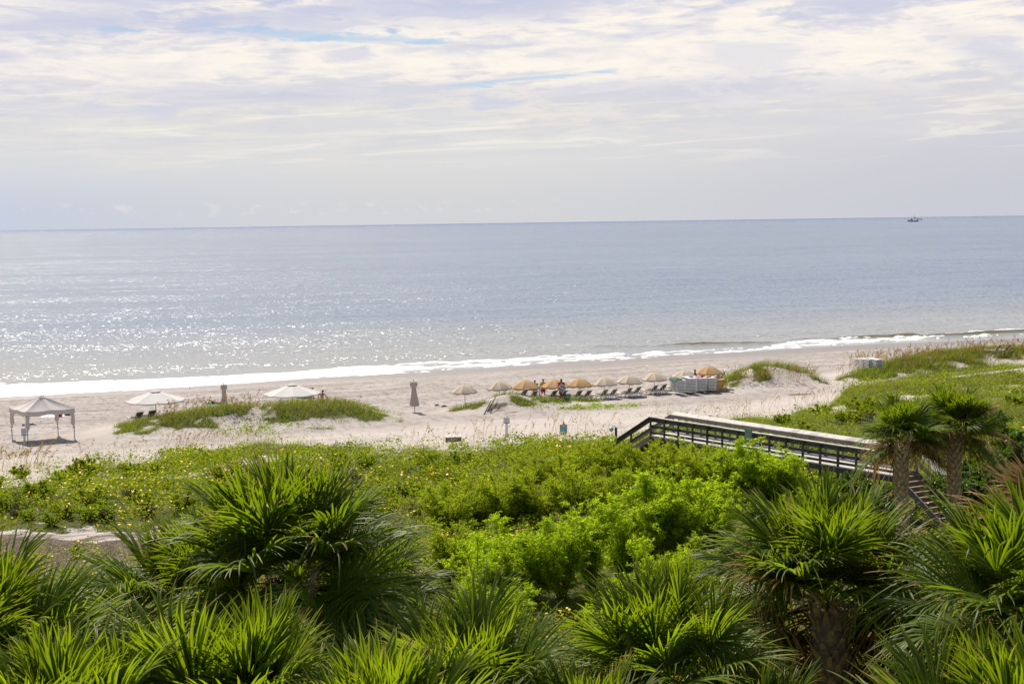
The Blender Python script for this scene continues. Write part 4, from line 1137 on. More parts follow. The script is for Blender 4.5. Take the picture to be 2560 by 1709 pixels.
# ------------------------------------------------------------------ people
def person(loc, rz, label, joints=None, skin='skin', hair='hair', clothes=(), scale=1.0, hairlen=0):
    J = dict(pelvis=(0, 0, .95), waist=(0, 0, 1.10), chest=(0, 0, 1.32), neck=(0, 0, 1.50), head=(0, .01, 1.60), crown=(0, 0, 1.71))
    for s, q in (('l', -1), ('r', 1)):
        J[s + 'sh'] = (q * .19, 0, 1.42); J[s + 'el'] = (q * .27, .0, 1.13); J[s + 'wr'] = (q * .29, .06, .88); J[s + 'ha'] = (q * .29, .08, .80)
        J[s + 'hip'] = (q * .10, 0, .90); J[s + 'kn'] = (q * .11, .02, .50); J[s + 'an'] = (q * .11, -.02, .09); J[s + 'to'] = (q * .13, .15, .03)
    if joints: J.update(joints)
    RAD = dict(pelvis=.145, waist=.125, chest=.15, neck=.058, head=.085, crown=.072)
    for s in 'lr': RAD.update({s + 'sh': .07, s + 'el': .045, s + 'wr': .03, s + 'ha': .038, s + 'hip': .09, s + 'kn': .06, s + 'an': .04, s + 'to': .035})
    E = [('pelvis', 'waist'), ('waist', 'chest'), ('chest', 'neck'), ('neck', 'head'), ('head', 'crown')]
    for s in 'lr': E += [('chest', s + 'sh'), (s + 'sh', s + 'el'), (s + 'el', s + 'wr'), (s + 'wr', s + 'ha'), ('pelvis', s + 'hip'), (s + 'hip', s + 'kn'), (s + 'kn', s + 'an'), (s + 'an', s + 'to')]
    J['nose'] = tuple(Vector(J['head']) + Vector((0, .105, .01))); RAD['nose'] = .014; E.append(('head', 'nose'))
    for s, q in (('l', -1), ('r', 1)):
        h = Vector(J[s + 'ha']); d = (h - Vector(J[s + 'wr'])).normalized(); lat = Vector((0, 1, 0)) - d * d.y; lat.normalize()
        for k, (o_, ln) in enumerate(((-.030, .060), (-.010, .072), (.010, .075), (.029, .064))):
            a = s + 'f%d' % k; b_ = a + 't'
            J[a] = tuple(h + lat * o_ + d * .035); J[b_] = tuple(h + lat * o_ * 1.2 + d * (.035 + ln * .8) + Vector((-q * .02, 0, 0)))
            RAD[a] = .011; RAD[b_] = .008; E += [(s + 'ha', a), (a, b_)]
        a = s + 'th'; J[a] = tuple(h + lat * .05 + d * .03); RAD[a] = .010; E.append((s + 'ha', a))
    keys = list(J); bm = bmesh.new(); lay = bm.verts.layers.skin.verify(); vs = {}
    for k in keys:
        v = bm.verts.new(J[k]); v[lay].radius = (RAD[k], RAD[k] * (.8 if k in ('chest', 'pelvis', 'waist') else 1)); vs[k] = v
    vs['pelvis'][lay].use_root = True
    for a, b_ in E: bm.edges.new((vs[a], vs[b_]))
    me = bpy.data.meshes.new('person'); bm.to_mesh(me); bm.free()
    o = link('person', me, M[skin]); o.modifiers.new('skin', 'SKIN').use_smooth_shade = True
    sb = o.modifiers.new('sub', 'SUBSURF'); sb.levels = 1; sb.render_levels = 1
    o.location = loc; o.rotation_euler = (0, 0, rz); o.scale = (scale,) * 3
    tag(o, label, 'person')
    hd = Vector(J['head']); cr = Vector(J['crown'])
    mb = MB().ell(hd.lerp(cr, .62) + Vector((0, -.018, 0)), (.092, .10, .085), 12, 8)
    if hairlen: mb.tube([hd.lerp(cr, .4) + Vector((0, -.06, 0)), hd + Vector((0, -.09, -.08)), hd + Vector((0, -.10, -.08 - hairlen))], [.075, .07, .04], 10)
    mb.build('hair', M[hair], o, True)
    def V_(k): return Vector(J[k])
    for name, mt_, kind in clothes:
        mb = MB()
        if kind in ('shorts', 'long'):
            k_ = .62 if kind == 'shorts' else .9
            mb.tube([V_('pelvis').lerp(V_('waist'), .35), V_('pelvis'), V_('pelvis') - Vector((0, 0, .07))], [.150, .172, .15], 14, .85)
            for s in 'lr':
                a, b_ = V_(s + 'hip'), V_(s + 'kn'); mb.tube([a + Vector((0, 0, .04)), a.lerp(b_, .3), a.lerp(b_, k_)], [.105, .112, .105], 12)
        if kind in ('top', 'dress'):
            mb.tube([V_('pelvis') - Vector((0, 0, .02)), V_('waist'), V_('chest'), V_('chest').lerp(V_('neck'), .55)], [.165, .155, .182, .12], 14, .82)
            for s in 'lr': mb.tube([V_('chest').lerp(V_(s + 'sh'), .5), V_(s + 'sh'), V_(s + 'sh').lerp(V_(s + 'el'), .55)], [.09, .085, .072], 10)
            if kind == 'dress': mb.tube([V_('pelvis') + Vector((0, 0, .03)), V_('pelvis') - Vector((0, 0, .25)), V_('pelvis') - Vector((0, 0, .45))], [.165, .20, .23], 14)
        mb.build(name, M[mt_], o, True)
    return o
person(behind(777, 1028), R(10), 'bare-chested man in ochre shorts, head hidden under the right market umbrella', skin='skin2', clothes=[('shorts', 'orange', 'shorts')],
       joints=dict(lel=(-.25, .05, 1.14), lwr=(-.22, .16, .92), lha=(-.21, .19, .85)))
person(behind(806, 1027), R(-15), 'dark-haired bare-chested man in red shorts beside the right market umbrella', clothes=[('shorts', 'red', 'shorts')], scale=1.04,
       joints=dict(neck=(.02, .06, 1.49), head=(.05, .09, 1.58), crown=(.06, .10, 1.69), rel=(.36, .05, 1.20), rwr=(.44, .12, .94), rha=(.46, .14, .87), lel=(-.34, -.02, 1.20), lwr=(-.28, .05, .98), lha=(-.26, .08, .92)))
p = upos[2]; person((p.x + .80, p.y + 2.6, float(height(p.x + .8, p.y + 2.6))), R(170), 'person in navy clothes and cap standing behind an ochre umbrella', hair='navy', clothes=[('top', 'navy', 'top'), ('shorts', 'navy', 'shorts')])
p = upos[3]; person((p.x - .95, p.y + 2.6, float(height(p.x - .9, p.y + 2.6))), R(200), 'person in lime shirt and red shorts standing left of an ochre umbrella', hair='hairb', clothes=[('top', 'lime', 'top'), ('shorts', 'magenta', 'shorts')], scale=1.05)
w_ = behind(1404, 1012)
person(w_, R(-20), 'dark-haired woman in magenta carrying a folded striped chair on her back', clothes=[('dress', 'magenta', 'dress')], hairlen=.18, scale=1.03)
t = empty('folded_chair', w_ + Vector((.05, -.30, 1.02)), 'folded blue striped beach chair on the back of the woman in magenta', 'chair', rz=R(-12))
Mr = Matrix.Rotation(R(35), 3, 'Y')
MB().box((0, 0, 0), (.50, .04, .62), Mr).build('sling', M['sling_light'], t)
for dx in (-.27, .27): MB().box(tuple(Mr @ Vector((dx, 0, 0))), (.04, .05, .72), Mr).build('frame', M['towel'], t)
MB().box(tuple(Mr @ Vector((0, -.03, .12))), (.48, .012, .1), Mr).box(tuple(Mr @ Vector((0, -.03, -.16))), (.48, .012, .1), Mr).build('stripe', M['blue'], t)
SIT = dict(pelvis=(0, 0, .50), waist=(0, .02, .64), chest=(0, .06, .86), neck=(0, .09, 1.04), head=(0, .12, 1.14), crown=(0, .12, 1.25),
           lhip=(-.1, .03, .47), rhip=(.1, .03, .47), lkn=(-.12, .45, .52), rkn=(.12, .45, .52), lan=(-.12, .46, .10), ran=(.12, .46, .10), lto=(-.12, .62, .04), rto=(.12, .62, .04),
           lsh=(-.19, .06, .96), rsh=(.19, .06, .96), lel=(-.28, .16, .72), rel=(.27, .18, .72), lwr=(-.22, .36, .66), rwr=(.2, .38, .66), lha=(-.18, .43, .66), rha=(.17, .45, .66))
g = ground(1740, 969)
def stool(p, h, label):
    t = empty('stool', p, label, 'stool')
    MB().tube([(0, 0, h - .05), (0, 0, h)], [.18, .18], 14).build('seat', M['wood_pole'], t)
    for k in range(4):
        a = k * math.pi / 2 + .4; MB().beam((.12 * math.cos(a), .12 * math.sin(a), h - .05), (.2 * math.cos(a), .2 * math.sin(a), -.03), .03, .03).build('leg', M['wood_pole'], t)
stool(g, .78, 'wooden stool behind the lounger stacks under the person in blue')
person((g.x, g.y, g.z + .42), R(60), 'person in blue shirt sitting behind the stacks of white loungers', joints=SIT, hair='hair', clothes=[('top', 'blue', 'top'), ('shorts', 'navy', 'shorts')])
g = ground(1801, 972)
person((g.x, g.y + .45, g.z + .36), R(70), 'dark-haired person sitting in the tall tan chair behind the counter', joints=SIT, clothes=[('top', 'towel', 'top'), ('shorts', 'navy', 'shorts')])
g = behind(538, 1010)
LIE = dict(pelvis=(0, 0, .20), waist=(0, -.16, .20), chest=(0, -.38, .22), neck=(0, -.55, .28), head=(0, -.64, .33), crown=(0, -.74, .37),
           lhip=(-.1, .04, .18), rhip=(.1, .04, .18), lkn=(-.12, .40, .42), rkn=(.12, .44, .16), lan=(-.12, .66, .10), ran=(.12, .86, .10), lto=(-.12, .78, .08), rto=(.12, .93, .16),
           lsh=(-.19, -.46, .2), rsh=(.19, -.46, .2), lel=(-.32, -.28, .14), rel=(.32, -.28, .14), lwr=(-.34, -.04, .12), rwr=(.34, -.04, .12), lha=(-.34, .03, .11), rha=(.34, .03, .11))
person(g + Vector((0, 0, -.04)), R(95), 'dark-haired sunbather lying on a teal mat beyond the grassy dune', joints=LIE, clothes=[('swimwear', 'dark_metal', 'shorts')])
# ------------------------------------------------------------------ foliage tools
def unit(a): return a / np.maximum(np.linalg.norm(a, axis=-1, keepdims=True), 1e-9)
def leaves(P, D, L, Wd, rnd, fold=.0, r=None):
    """rhombic leaves: P base, D direction, L length, Wd width"""
    r = r or rng
    n = len(P); D = unit(D); A = r.normal(size=(n, 3)); S = unit(np.cross(D, A)); Nn = np.cross(S, D)
    L = np.broadcast_to(L, n)[:, None]; Wd = np.broadcast_to(Wd, n)[:, None]
    droop = np.array([0, 0, -1.0]) * L * .12
    V = np.stack([P, P + D * L * .45 + S * Wd * .5 + Nn * Wd * .15, P + D * L + droop, P + D * L * .45 - S * Wd * .5 + Nn * Wd * .15], 1).reshape(-1, 3)
    Fq = np.arange(n * 4).reshape(n, 4)
    return V, Fq, np.repeat(rnd, 4)
def blades(P, D, L, Wd, rnd, bend, lean=None, r=None):
    """grass blades in three segments that bend over"""
    r = r or rng
    n = len(P); a = r.uniform(0, 2 * np.pi, n); S = np.stack([np.cos(a), np.sin(a), np.zeros(n)], 1)
    D = unit(D); hor = D.copy(); hor[:, 2] = 0; hor = unit(hor + 1e-6)
    if lean is not None: hor = unit(hor * .5 + lean)
    L = np.broadcast_to(L, n)[:, None]; Wd = np.broadcast_to(Wd, n)[:, None]; bend = np.broadcast_to(bend, n)[:, None]
    pts = []
    for q, w in ((0, 1.0), (.4, .85), (.75, .55), (1.0, .08)):
        c = P + D * L * q + hor * L * bend * q * q - np.array([0, 0, 1.0]) * L * bend * .45 * q ** 3
        pts += [c - S * Wd * w / 2, c + S * Wd * w / 2]
    V = np.stack(pts, 1).reshape(-1, 3); b = np.arange(n)[:, None, None] * 8
    Fq = (b + np.array([[0, 1, 3, 2], [2, 3, 5, 4], [4, 5, 7, 6]])[None]).reshape(-1, 4)
    tip = np.tile(np.array([0, 0, .4, .4, .75, .75, 1, 1.0]), n)
    return V, Fq, np.repeat(rnd, 8), tip
def merge(parts):
    V = []; Fq = []; A = []; T = []; o = 0
    for p in parts:
        V.append(p[0]); Fq.append(p[1] + o); A.append(p[2]); T.append(p[3] if len(p) > 3 else np.zeros(len(p[0]))); o += len(p[0])
    return np.concatenate(V), np.concatenate(Fq), {'rnd': np.concatenate(A), 'tip': np.concatenate(T)}
def scatter(n, x0, x1, y0, y1, dens):
    """points in the part of the ground the camera side can see, kept with probability dens"""
    x = rng.uniform(x0, x1, n); y = rng.uniform(y0, y1, n)
    k = (np.abs(x) < .44 * y + 3) & (rng.random(n) < dens(x, y))
    x, y = x[k], y[k]; return np.stack([x, y, height(x, y)], 1)
def jit(n, s): return rng.normal(size=(n, 3)) * s

# ------------------------------------------------------------------ ground plants
# low bushy ground cover with yellow daisies
def mound(x, y): return sstep(.42, .56, fbm(x * .95, y * .80, 101, 2)) * .70 + .06 + .34 * sstep(.38, .6, fbm(x * 2.2, y * 2.2, 103, 2))
def dens_cover(x, y):
    k = cover(x, y); D = veg_line(x, y)
    inner = sstep(2.0, 7, D - y + 4 * (fbm(x * .4, y * .6, 78, 3) - .5))
    return k * (.03 + .97 * inner) * (1 - .55 * hollow(x, y)) * np.clip(62 / y, .35, 1) ** .5 * (1 - .93 * sstep(.10, .16, x / y) * sstep(70, 78, y) * (1 - .25 * sstep(.5, .62, fbm(x * .25, y * .25, 77, 2))))
Pc = scatter(1200000, -42, 50, 33, 112, dens_cover)
m = mound(Pc[:, 0], Pc[:, 1]); Pc[:, 2] += m * rng.random(len(Pc)) ** .35
sz = rng.uniform(.07, .135, len(Pc)) * np.clip(Pc[:, 1] / 60, .75, 1.5)
Dc = rng.normal(size=(len(Pc), 3)) * [1, 1, .45] + [0, 0, .35]
pn_ = fbm(Pc[:, 0] * .5, Pc[:, 1] * .5, 111, 3)
V, Fq, A = leaves(Pc, Dc, sz, sz * .62, np.clip(sstep(.36, .64, pn_) * .75 + .35 * rng.random(len(Pc)) - .05, 0, 1))
o = link('ground_cover', npmesh('ground_cover', V, Fq, {'rnd': A}), M['cover']); tag(o, kind='stuff')
# daisies
fk = rng.random(len(Pc)) < .045 * sstep(.40, .58, fbm(Pc[:, 0] * .35, Pc[:, 1] * .35, 121, 3)) * sstep(90, 70, Pc[:, 1]) + .0012
Pf = Pc[fk]; Pf[:, 2] += .07 + .1 * rng.random(len(Pf)); n = len(Pf)
th = np.arange(6) / 6 * 2 * np.pi; V = []
rr = rng.uniform(.04, .068, n) * np.clip(Pf[:, 1] / 60, .8, 1.4); tl_ = rng.normal(size=(n, 2)) * .5
ring = np.stack([np.cos(th), np.sin(th)], 1)
Vf = Pf[:, None, :] + np.concatenate([ring[None] * rr[:, None, None], (ring[None] * tl_[:, None, :]).sum(-1, keepdims=True) * rr[:, None, None]], -1)
o = link('daisy_flowers', npmesh('daisy_flowers', Vf.reshape(-1, 3), np.arange(n * 6).reshape(n, 6)), M['flower']); tag(o, kind='stuff')
# dry thin stems in the hollows, round the bare patch
Pd = scatter(110000, -36, 30, 38, 84, lambda x, y: cover(x, y) * hollow(x, y) * .9 + .8 * sstep(.25, .75, bare(x, y)) * sstep(.95, .6, bare(x, y)) * (y < 66) + .95 * bare(x, y) * sstep(56.4, 55.2, y + (fbm(x * .6, y * .6, 5) - .5) * 2))
n = len(Pd); V1 = blades(Pd, jit(n, .75) + [0, 0, .8], rng.uniform(.15, .45, n), .016, rng.random(n), rng.uniform(.2, .9, n))
V, Fq, at = merge([V1]); o = link('dry_brush', npmesh('dry_brush', V, Fq, at), M['cover_dry']); tag(o, kind='stuff')

# dune grass
def dens_grass(x, y):
    k = cover(x, y); D = veg_line(x, y)
    edge = sstep(11, 3, D - y)
    rightside = sstep(.14, .2, x / y) * sstep(74, 84, y)
    g = k * np.clip(edge + rightside * 1.0 + .18, 0, 1) * (.55 + .45 * sstep(.35, .6, fbm(x * 1.1, y * 1.1, 131, 3)))
    return np.clip(np.maximum(g * .85, dune_cover(x, y)), 0, 1)
Pg = scatter(900000, -42, 72, 66, 150, dens_grass)
n = len(Pg); far = np.clip(Pg[:, 1] / 95, .8, 1.35)
dc = dune_cover(Pg[:, 0], Pg[:, 1])
tall = (.30 + .36 * fbm(Pg[:, 0] * .9, Pg[:, 1] * .9, 141, 3) + .14 * dc) * np.where((np.abs(Pg[:, 0] - 2) < 8) & (Pg[:, 1] > 102) & (Pg[:, 1] < 110), .62, 1.0) * np.where((Pg[:, 0] < -8) & (Pg[:, 1] > 92), .66, 1.0)
V1 = blades(Pg, jit(n, .30) + [.12, -.05, 1], tall * rng.uniform(.7, 1.25, n) * (1 + .25 * dc), .021 * far, np.clip(rng.random(n) * .6 + .4 * sstep(.35, .65, fbm(Pg[:, 0] * .4, Pg[:, 1] * .4, 143, 3)) - .30 * dc, 0, 1), rng.uniform(.15, .7, n), lean=np.array([.5, -.25, 0]))
V, Fq, at = merge([V1]); o = link('dune_grass', npmesh('dune_grass', V, Fq, at), M['grass']); tag(o, kind='stuff')
# thin pale grass over the sand in front of the dunes
def near_line(x, y):
    D = veg_line(x, y); d = y - D
    k = sstep(9, 0, d) * sstep(-6, 0, d) * sstep(.42, .62, fbm(x * .5, y * .9, 151, 3))
    q = np.exp(-((x / y - .10) / .075) ** 2) * sstep(-2, 2, d) * sstep(17, 9, d) * sstep(.42, .6, fbm(x * .35, y * .7, 153, 3)) * .8
    e = sstep(-.16, -.2, x / y) * sstep(-1, 1, d) * sstep(9, 5, d) * sstep(.40, .6, fbm(x * .35, y * .8, 155, 3)) * .8
    return np.clip(k * .6 + q + e, 0, 1) * .55
Pp = scatter(150000, -42, 45, 70, 112, near_line); n = len(Pp)
V1 = blades(Pp, jit(n, .45) + [0, 0, .8], rng.uniform(.12, .28, n), .020, rng.random(n), rng.uniform(.2, .9, n))
V, Fq, at = merge([V1]); o = link('sparse_grass', npmesh('sparse_grass', V, Fq, at), M['grass_pale']); tag(o, kind='stuff')
# railroad vine creeping over the sand beside the middle dune and on the left dune's front
def vine_d(x, y):
    k = 0 * x
    for (px, py, a, b, w) in [(1500, 1016, 3.4, .55, 1), (1440, 1022, 2.8, .35, .8), (1580, 1015, 2.0, .3, .35), (640, 1072, 1.6, 1.0, .5), (700, 1062, 1.2, .6, .6), (560, 1080, 1.2, .8, .3), (1330, 1010, 1.4, .5, .6)]:
        g = ground(px, py); k = np.maximum(k, w * np.exp(-(((x - g.x) / a) ** 2 + ((y - g.y) / b / 1.5) ** 2)))
    return k * sstep(.35, .6, fbm(x * 1.5, y * 1.5, 161, 3))
Pv = scatter(160000, -25, 18, 88, 112, vine_d); n = len(Pv); Pv[:, 2] += .04 + .1 * rng.random(n)
V, Fq, A = leaves(Pv, rng.normal(size=(n, 3)) * [1, 1, .4] + [0, 0, .4], rng.uniform(.10, .17, n), rng.uniform(.08, .13, n), rng.random(n))
o = link('beach_vine', npmesh('beach_vine', V, Fq, {'rnd': A}), M['vine']); tag(o, kind='stuff')
# sea oats: stalk and drooping seed head
def oats(P, hh, r, wk=1.0, lean=(.35, -.1)):
    n = len(P); parts = []
    d0 = r.normal(size=(n, 3)) * [.12, .12, 0] + [lean[0] * .3, lean[1] * .3, 1]
    bend = r.uniform(.05, .35, n); L = hh
    st = blades(P, d0, L, .016 * wk, r.random(n) * .5, bend, lean=np.array([lean[0], lean[1], 0]), r=r)
    parts.append(st)
    D = unit(d0); hor = D.copy(); hor[:, 2] = 0; hor = unit(unit(hor + 1e-6) * .5 + np.array([lean[0], lean[1], 0]))
    for k in range(9):
        q = 1.0 - .32 * k / 8
        c = P + D * (L * q)[:, None] + hor * (L * bend * q * q)[:, None] - np.array([0, 0, 1.0]) * (L * bend * .45 * q ** 3)[:, None]
        dd = hor * r.uniform(.2, 1.2, n)[:, None] + r.normal(size=(n, 3)) * .35 + [0, 0, -.35]
        ln = r.uniform(.07, .15, n) * wk ** .9
        V, Fq, A = leaves(c, dd, ln, ln * .30, .4 + .6 * r.random(n), r=r); parts.append((V, Fq, A))
    return parts
parts = []; ro = np.random.default_rng(11)
def oatpatch(n, px0, px1, py0, py1, h0, h1, wk=1.0, D=None, back=False, lean=(.35, -.1)):
    P = []
    for k in range(n):
        px = ro.uniform(px0, px1); f_ = (px - px0) / (px1 - px0 + 1e-6); py = py0 + (py1 - py0) * f_ + ro.normal() * 5
        g = ground(px, py); P.append((g.x, g.y, g.z - .02))
    P = np.array(P); parts.extend(oats(P, ro.uniform(h0, h1, n), ro, wk, lean))
oatpatch(60, 400, 640, 1040, 1026, 1.0, 1.7, 1.8); oatpatch(22, 560, 720, 1032, 1036, .8, 1.3, 1.3); oatpatch(20, 730, 920, 1026, 1040, .9, 1.5, 1.4); oatpatch(16, 370, 430, 1060, 1050, .6, 1.0, 1.3)
oatpatch(60, -60, 120, 1185, 1165, 1.1, 1.9, 1.7); oatpatch(30, 120, 560, 1150, 1105, .7, 1.3, 1.3); oatpatch(30, 420, 640, 1110, 1090, .6, 1.0, 1.2)
oatpatch(30, 880, 1200, 1108, 1108, .7, 1.6, 1.1, lean=(.15, 0)); oatpatch(60, 1180, 1580, 1105, 1080, .9, 1.9, 1.15, lean=(.15, 0)); oatpatch(16, 1650, 1800, 1055, 1045, .8, 1.4, 1.1)
oatpatch(90, 1830, 2040, 952, 950, 1.0, 1.8, 1.6, lean=(.1, 0)); oatpatch(60, 1820, 2140, 1042, 990, .9, 1.5, 1.2, lean=(.1, 0)); oatpatch(30, 2080, 2200, 935, 925, .9, 1.6, 1.2, lean=(.1, 0))
oatpatch(330, 2120, 2590, 922, 878, 1.1, 2.0, 1.7, lean=(.1, 0)); oatpatch(70, 2250, 2590, 930, 905, .8, 1.4, 1.3, lean=(.1, 0)); oatpatch(60, 2050, 2560, 985, 955, .6, 1.1, 1.2, lean=(.1, 0))
V, Fq, at = merge(parts); o = link('sea_oats', npmesh('sea_oats', V, Fq, at), M['oats']); tag(o, kind='stuff')

# ------------------------------------------------------------------ bushes
def bush_meshes(seed, H_, Rr, n_stem, n_twig, n_leaf, leafL, leafW, droop, upright=1.0, top_heavy=.6):
    r = np.random.default_rng(seed); mb = MB(); Ps = []; Ds = []
    for i in range(n_stem):
        a = r.uniform(0, 2 * np.pi); q = r.uniform(.15, 1) ** .6
        tipv = np.array([math.cos(a) * Rr * q, math.sin(a) * Rr * q, H_ * (1 - .38 * q * q) * r.uniform(.60, 1.15)])
        p0 = np.array([math.cos(a) * .12, math.sin(a) * .12, -.1]); ctrl = p0 * .4 + tipv * .6; ctrl[:2] *= .55; ctrl[2] += H_ * .06
        pts = [(1 - u) ** 2 * p0 + 2 * u * (1 - u) * ctrl + u * u * tipv for u in np.linspace(0, 1, 6)]
        mb.tube([tuple(p) for p in pts], [.035, .028, .022, .016, .010, .004], 5)
        for j in range(n_twig):
            u = top_heavy * .3 + (1 - top_heavy * .3) * r.uniform(.02, 1) ** (.55 + .35 * (1 - top_heavy))
            p = (1 - u) ** 2 * p0 + 2 * u * (1 - u) * ctrl + u * u * tipv
            d = r.normal(size=3) * [1, 1, .45] + np.array([0, 0, .75 * upright]); d /= np.linalg.norm(d)
            ln = r.uniform(.30, .62) * (1.25 - .5 * u) * H_ / 3
            e = p + d * ln; e[2] -= droop * ln * .4
            mb.tube([tuple(p), tuple(p * .5 + e * .5 + np.array([0, 0, ln * .06])), tuple(e)], [.007, .005, .002], 3)
            k = n_leaf; qs = r.uniform(.12, 1.05, k)[:, None]
            lp = p + (e - p) * qs + r.normal(size=(k, 3)) * .018
            ld = d * .55 + r.normal(size=(k, 3)) * .62 + np.array([0, 0, .15 - droop * .55])
            Ps.append(lp); Ds.append(ld)
    P = np.concatenate(Ps); D = np.concatenate(Ds); n = len(P)
    clump = fbm(P[:, 0] * 1.3 + seed, P[:, 1] * 1.3 + P[:, 2] * .9, seed, 2)
    V, Fq, A = leaves(P, D, leafL * r.uniform(.6, 1.25, n), leafW * r.uniform(.7, 1.2, n), np.clip(.55 * sstep(.3, .7, clump) + .45 * r.random(n), 0, 1), r=r)
    return (V, Fq, {'rnd': A}), mb
def bush_proto(kind, seed, mat, **kw):
    (V, Fq, at), mb = bush_meshes(seed, **kw)
    fm = npmesh('foliage', V, Fq, at); fm.materials.append(mat)
    sm = bpy.data.meshes.new('branches'); sm.from_pydata(mb.v, [], mb.f); sm.update(); sm.materials.append(M['bark'])
    return kind, fm, sm
protos = {}
for i in range(4): protos['w%d' % i] = bush_proto('willow_bush', 300 + i, M['willow'], H_=3.15, Rr=1.3, n_stem=17, n_twig=36, n_leaf=34, leafL=.135, leafW=.027, droop=.5, upright=1.5, top_heavy=.25)
for i in range(3): protos['f%d' % i] = bush_proto('feathery_bush', 320 + i, M['willow2'], H_=3.0, Rr=1.5, n_stem=24, n_twig=34, n_leaf=38, leafL=.085, leafW=.024, droop=.1, upright=1.2, top_heavy=.15)
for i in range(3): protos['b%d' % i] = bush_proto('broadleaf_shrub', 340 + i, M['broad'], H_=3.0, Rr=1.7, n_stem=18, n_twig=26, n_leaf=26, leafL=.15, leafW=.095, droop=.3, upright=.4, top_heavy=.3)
for i in range(2): protos['v%d' % i] = bush_proto('vine_mound', 360 + i, M['vine'], H_=1.6, Rr=1.5, n_stem=18, n_twig=20, n_leaf=22, leafL=.11, leafW=.075, droop=.3, upright=.3, top_heavy=.1)
for i in range(2): protos['y%d' % i] = bush_proto('low_shrub', 380 + i, M['vine'], H_=.8, Rr=.75, n_stem=14, n_twig=16, n_leaf=20, leafL=.07, leafW=.04, droop=.0, upright=.8, top_heavy=.1)
def bush(pk, px, D, sc, label, group, sz_=None):
    kind, fm, sm = protos[pk]; g = atD(px, D)
    t = empty(kind, g, label, 'bush', group, rz=random.uniform(0, 6.28)); t.scale = (sc * 1.12, sc * 1.12, sz_ or sc)
    for nm, me in (('foliage', fm), ('branches', sm)):
        o = bpy.data.objects.new(nm, me); COL.objects.link(o); o.parent = t
    return t
GW = 'bright green willow bushes in the middle of the picture'; GF = 'feathery yellow-green bushes below the boardwalk'; GB = 'dark broadleaf shrubs at the right'
FB = [(1325, 64, .72, 'small feathery bush, leftmost of the row below the boardwalk'), (1400, 64, .80, 'feathery bush left of the boardwalk foot, below the turquoise sign'),
      (1470, 65, .86, 'feathery bush just left of the lamp post, back row'), (1545, 65, .92, 'feathery bush right in front of the lamp post'),
      (1615, 64, .98, 'feathery bush below the left corner of the near railing'), (1690, 63, 1.02, 'olive feathery bush with brown twigs below the second railing bay'),
      (1765, 62, 1.05, 'feathery bush hiding the railing posts left of the green notice'),
      (1115, 56, .84, 'feathery bush at the right edge of the big left palm'), (1185, 57, .90, 'feathery bush above the dark gap beside the big left palm'), (1260, 57, .98, 'feathery bush in the left middle, behind the brighter willows'),
      (1340, 57, 1.0, 'olive feathery bush above the bright willow clump'), (1430, 57, .98, 'feathery bush in the very middle of the green thicket'), (1515, 58, .95, 'feathery bush left of the dark hollow in the thicket'),
      (1120, 48, .95, 'feathery bush low beside the palm, in front of the dark gap'), (1600, 58, .90, 'feathery bush right of the dark hollow in the thicket')]
for i, (px, D, sc, lb) in enumerate(FB): bush('f%d' % (i % 3), px, D, sc, lb, GF)
WB = [(1190, 45, .95, 'willow bush at the far left of the bright clump, by the big left palm'), (1845, 60, 1.10, 'tall yellow-green willow bush beside the green notice'), (1915, 59, 1.12, 'brightest willow bush, right below the green notice'), (1980, 58, 1.0, 'willow bush at the right end of the back row, below the railing'),
      (1255, 47, .92, 'left front willow bush with a rounded pale top'), (1325, 46, .98, 'willow bush second from the left in the bright front clump'), (1400, 46.5, .95, 'dark-centred willow bush in the bright front clump'),
      (1475, 48, 1.05, 'willow bush in the bright front clump above the dark hollow'), (1550, 48.5, 1.12, 'willow bush with drooping tips right of the front clump'), (1625, 49, 1.22, 'tall willow bush with a pointed top in the middle right'),
      (1700, 50, 1.32, 'highest willow bush of the middle, left of the large right palm'), (1770, 50, 1.15, 'willow bush partly behind the large right palm'), (1640, 44, .92, 'willow bush low in front, left of the large right palm'),
      (1185, 43, .62, 'small pale willow bush above the bottom middle palm'), (1270, 42, .66, 'low willow bush in front of the bright clump'), (1500, 41, .50, 'small willow bush with single long sprigs in the dark hollow'), (1570, 42, .72, 'small willow bush behind the pale drooping palm'),
      (1720, 43, .9, 'willow bush just left of the large right palm crown'), (2030, 55, .85, 'willow bush between the large right palm top and the railing')]
for i, (px, D, sc, lb) in enumerate(WB): bush('w%d' % (i % 4), px, D, sc, lb, GW)
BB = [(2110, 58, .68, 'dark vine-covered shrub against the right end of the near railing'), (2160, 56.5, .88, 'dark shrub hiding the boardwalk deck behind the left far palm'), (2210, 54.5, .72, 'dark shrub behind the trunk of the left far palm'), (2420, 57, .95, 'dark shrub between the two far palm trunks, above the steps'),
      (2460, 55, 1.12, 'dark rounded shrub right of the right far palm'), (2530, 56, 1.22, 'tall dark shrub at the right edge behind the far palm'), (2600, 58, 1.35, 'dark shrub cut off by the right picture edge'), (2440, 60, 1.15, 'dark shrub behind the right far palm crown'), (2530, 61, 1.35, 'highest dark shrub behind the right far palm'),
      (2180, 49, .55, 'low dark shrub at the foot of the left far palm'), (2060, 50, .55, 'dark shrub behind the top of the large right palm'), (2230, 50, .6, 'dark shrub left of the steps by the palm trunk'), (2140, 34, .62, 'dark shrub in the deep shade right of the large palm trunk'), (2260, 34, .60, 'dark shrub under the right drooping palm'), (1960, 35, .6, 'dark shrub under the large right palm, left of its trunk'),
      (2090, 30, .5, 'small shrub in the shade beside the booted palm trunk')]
for i, (px, D, sc, lb) in enumerate(BB): bush('b%d' % (i % 3), px, D, sc, lb, GB)
